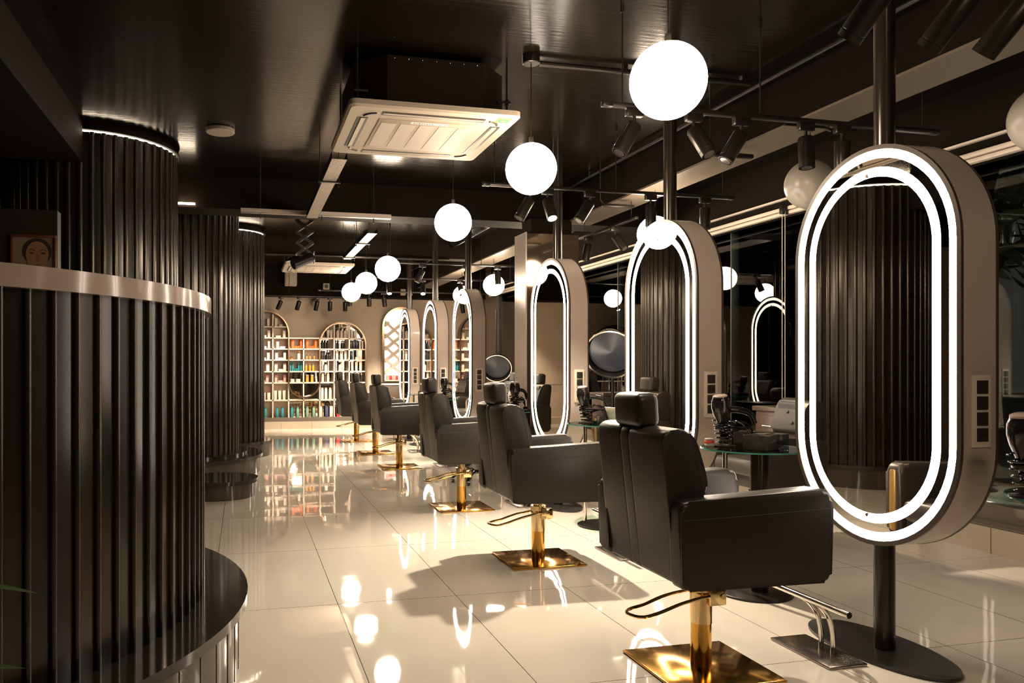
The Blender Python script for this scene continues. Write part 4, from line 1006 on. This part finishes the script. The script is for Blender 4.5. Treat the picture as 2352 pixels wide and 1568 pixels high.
# arched backlit niche with slanted shelves
t = thing('arched_niche_shelf', 'arched backlit white niche with slanted shelves on the back wall beside the last mirror', 'shelf', (2.98, BY, .87))
def nsh(P): return [(p[0] - 2.98, p[1] - .87) for p in P]
NP = arch_pts(2.64, 3.32, .87, 2.26)
b = nb(); prism(b, nsh(NP), 'y', -.02, -.004); obj('backlit_panel', b, M_backlit, t)
ar_ = arch_pts(2.60, 3.36, .85, 2.30)
b = nb(); annulus(b, nsh(ar_), nsh(NP), 'y', -.20, -.004); obj('arch_frame', b, M_bronze, t)
for k in range(5):
    x0 = 2.66; z0 = 1.02 + k * .23
    x1 = min(3.30, x0 + (2.18 - z0)) if k > 0 else 3.30
    d = (x1 - x0); z1 = z0 + d * .8
    if z1 > 2.0: x1 = x0 + (2.0 - z0) / .8; z1 = 2.0
    b = nb(); L = math.hypot(x1 - x0, z1 - z0)
    box(b, ((x0 + x1) / 2 - 2.98, -.10, (z0 + z1) / 2 - .87), (L, .16, .05), (0, -math.atan2(z1 - z0, x1 - x0), 0)); obj('slanted_shelf', b, M_shelf, t)
for k in range(4):
    x0 = 2.66; z0 = 1.30 + k * .24; x1 = 3.0; z1 = z0 - .30
    b = nb(); L = math.hypot(x1 - x0, z1 - z0); box(b, ((x0 + x1) / 2 - 2.98, -.10, (z0 + z1) / 2 - .87), (L, .155, .03), (0, -math.atan2(z1 - z0, x1 - x0), 0)); obj('slanted_divider', b, M_shelf, t)
b = nb(); bx(b, -.33, .33, -.19, -.02, 0, .02); obj('bottom_board', b, M_shelf, t)
for i, x in enumerate((2.72, 2.78, 2.84, 2.90)):
    product('box', 'red' if i % 2 else 'pink', 'pink', x, .891, .09, .05, 'small red or pink box in the bottom of the arched niche', 'red boxes in the niche', y=BY - .10)
t = thing('base_cabinet', 'dark low cabinet with gold handle below the arched niche', 'cabinet', (3.0, 14.78, 0))
b = nb(); bx(b, -.38, .50, -.20, .22, .0, .80, .006); obj('cabinet_body', b, M_wood, t)
b = nb(); bx(b, -.40, .52, -.22, .24, .80, .83, .004); obj('worktop', b, M_whiteb, t)
for k in range(2):
    b = nb(); bx(b, -.36 + k * .43, .05 + k * .43, -.212, -.198, .06, .77, .003); dr = obj('door', b, M_wood, t)
    b = nb(); tube(b, [(-.02 + k * .16, -.214, .55), (-.02 + k * .16, -.23, .55), (-.02 + k * .16, -.23, .68), (-.02 + k * .16, -.214, .68)], .006, 8); obj('handle', b, M_gold, dr)
t = thing('white_desk', 'white angular desk on slanted legs reflected in the third mirror', 'desk', (-.55, 13.4, 0))
b = nb(); prism(b, [(-.75, .70), (.75, .70), (.90, .82), (-.90, .82)], 'y', -.32, .32); obj('desk_top', b, M_whiteb, t)
for s in (-1, 1):
    b = nb(); prism(b, [(s * .55, .70), (s * .42, .70), (s * .66, 0), (s * .76, 0)], 'y', -.28, .28); obj('leg', b, M_whiteb, t)

# ------------------------------------------------------------------ outside the glass: the street at night
b = nb(); bx(b, 4.8, 40, -20, 60, -.42, -.30); struct('road', b, M_asphalt)
b = nb(); bx(b, 4.8, 7.0, -20, 60, -.30, -.16); struct('sidewalk', b, mat('pavement_stone', (.10, .09, .08), .6))
def tree(x, y, h, r, label):
    t = thing('street_tree', label, 'tree', (x, y, -.16), 0, 'trees outside the window')
    b = nb(); tube(b, smoothpts([(0, 0, 0), (.06, .03, h * .3), (-.05, .0, h * .6), (.03, 0, h * .85)], 5), [.16 - .006 * i for i in range(16)], 10); obj('trunk', b, M_bark, t)
    b = nb()
    for i in range(1500):
        v = Vector((random.gauss(0, 1), random.gauss(0, 1), random.gauss(0, 1))).normalized() * (r * (random.random() ** .4))
        c = Vector((v.x, v.y, h * .78 + v.z * .75)); d = Vector((random.uniform(-1, 1), random.uniform(-1, 1), random.uniform(-1, .3))).normalized() * .22
        w = d.cross(Vector((random.uniform(-1, 1), random.uniform(-1, 1), random.uniform(-1, 1)))).normalized() * .06
        b.faces.new([b.verts.new(p) for p in (c - d, c + w, c + d, c - w)])
    obj('crown', b, M_treel, t, sharp=180)
tree(8.6, 6.6, 4.6, 1.9, 'dark green tree outside the glass right of the nearest mirror')
tree(9.5, 14.0, 5.0, 2.1, 'dark tree outside the glass behind the second mirror')
def street_lamp(x, y, z, label):
    t = thing('street_lamp', label, 'street lamp', (x, y, -.3))
    b = nb(); cyl(b, (0, 0, 0), (0, 0, z + .3), .05, .035, 12); obj('pole', b, M_black, t)
    b = nb(); tube(b, [(0, 0, z + .3), (-.3, 0, z + .42), (-.5, 0, z + .40)], .03, 8); obj('arm', b, M_black, t)
    b = nb(); sphere(b, (-.5, 0, z + .34), .075, 16, 12); obj('lamp_head', b, mat('street_lamp_light', (1, 1, 1), .3, emit=(1, .92, .8), es=40), t)
street_lamp(12.0, 10.35, 3.4, 'street lamp glowing outside the glass right of the nearest mirror')
def lit_sign(x, y, z, w, h, parts, label):
    t = thing('lit_sign', label, 'sign', (x, y, z))
    b = nb(); cyl(b, (0, 0, -z - .3), (0, 0, .05), .05, seg=10); obj('post', b, M_black, t)
    b = nb(); bx(b, -w / 2, w / 2, -.05, .05, 0, h, .01); obj('sign_box', b, M_black, t)
    for nm, c, e, x0, x1, z0, z1 in parts:
        b = nb(); bx(b, x0 * w / 2, x1 * w / 2, -.062, -.048, z0 * h, z1 * h, .004); obj(nm, b, mat('sign_' + nm, c, .4, emit=c, es=e), t)
lit_sign(8.0, 16.95, .42, .42, .95, [('white_field', (.75, .95, 1.0), 2.5, -.8, .8, .45, .95), ('red_band', (1.0, .06, .05), 2.0, -.8, .8, .30, .42), ('yellow_band', (1.0, .55, .06), 2.2, -.8, .8, .16, .26), ('lower_red_band', (1.0, .1, .04), 1.6, -.8, .8, .04, .12)],
         'bright white red and yellow lit sign outside the glass between second and third mirrors')
lit_sign(9.0, 17.7, .55, .75, .55, [('red_mark', (1.0, .03, .05), 1.4, -.2, .35, .60, .92), ('yellow_line', (1.0, .5, .04), 1.2, -.85, .85, .20, .30)],
         'dark lit sign with red mark over a yellow line outside the glass')
t = thing('far_building', 'dark far building with a column of small orange windows outside the glass', 'building', (26, 38, -.3))
b = nb(); bx(b, -4, 4, -3, 3, 0, 12); obj('facade', b, mat('night_facade', (.02, .02, .022), .8), t)
for i in range(6):
    for j in range(2):
        b = nb(); bx(b, -3.6 + j * .7, -3.2 + j * .7, -3.03, -2.99, 1.5 + i * .8, 1.9 + i * .8); obj('window', b, mat('window_glow', (1, .5, .15), .5, emit=(1, .5, .15), es=1.2), t)
bpy.context.view_layer.update()
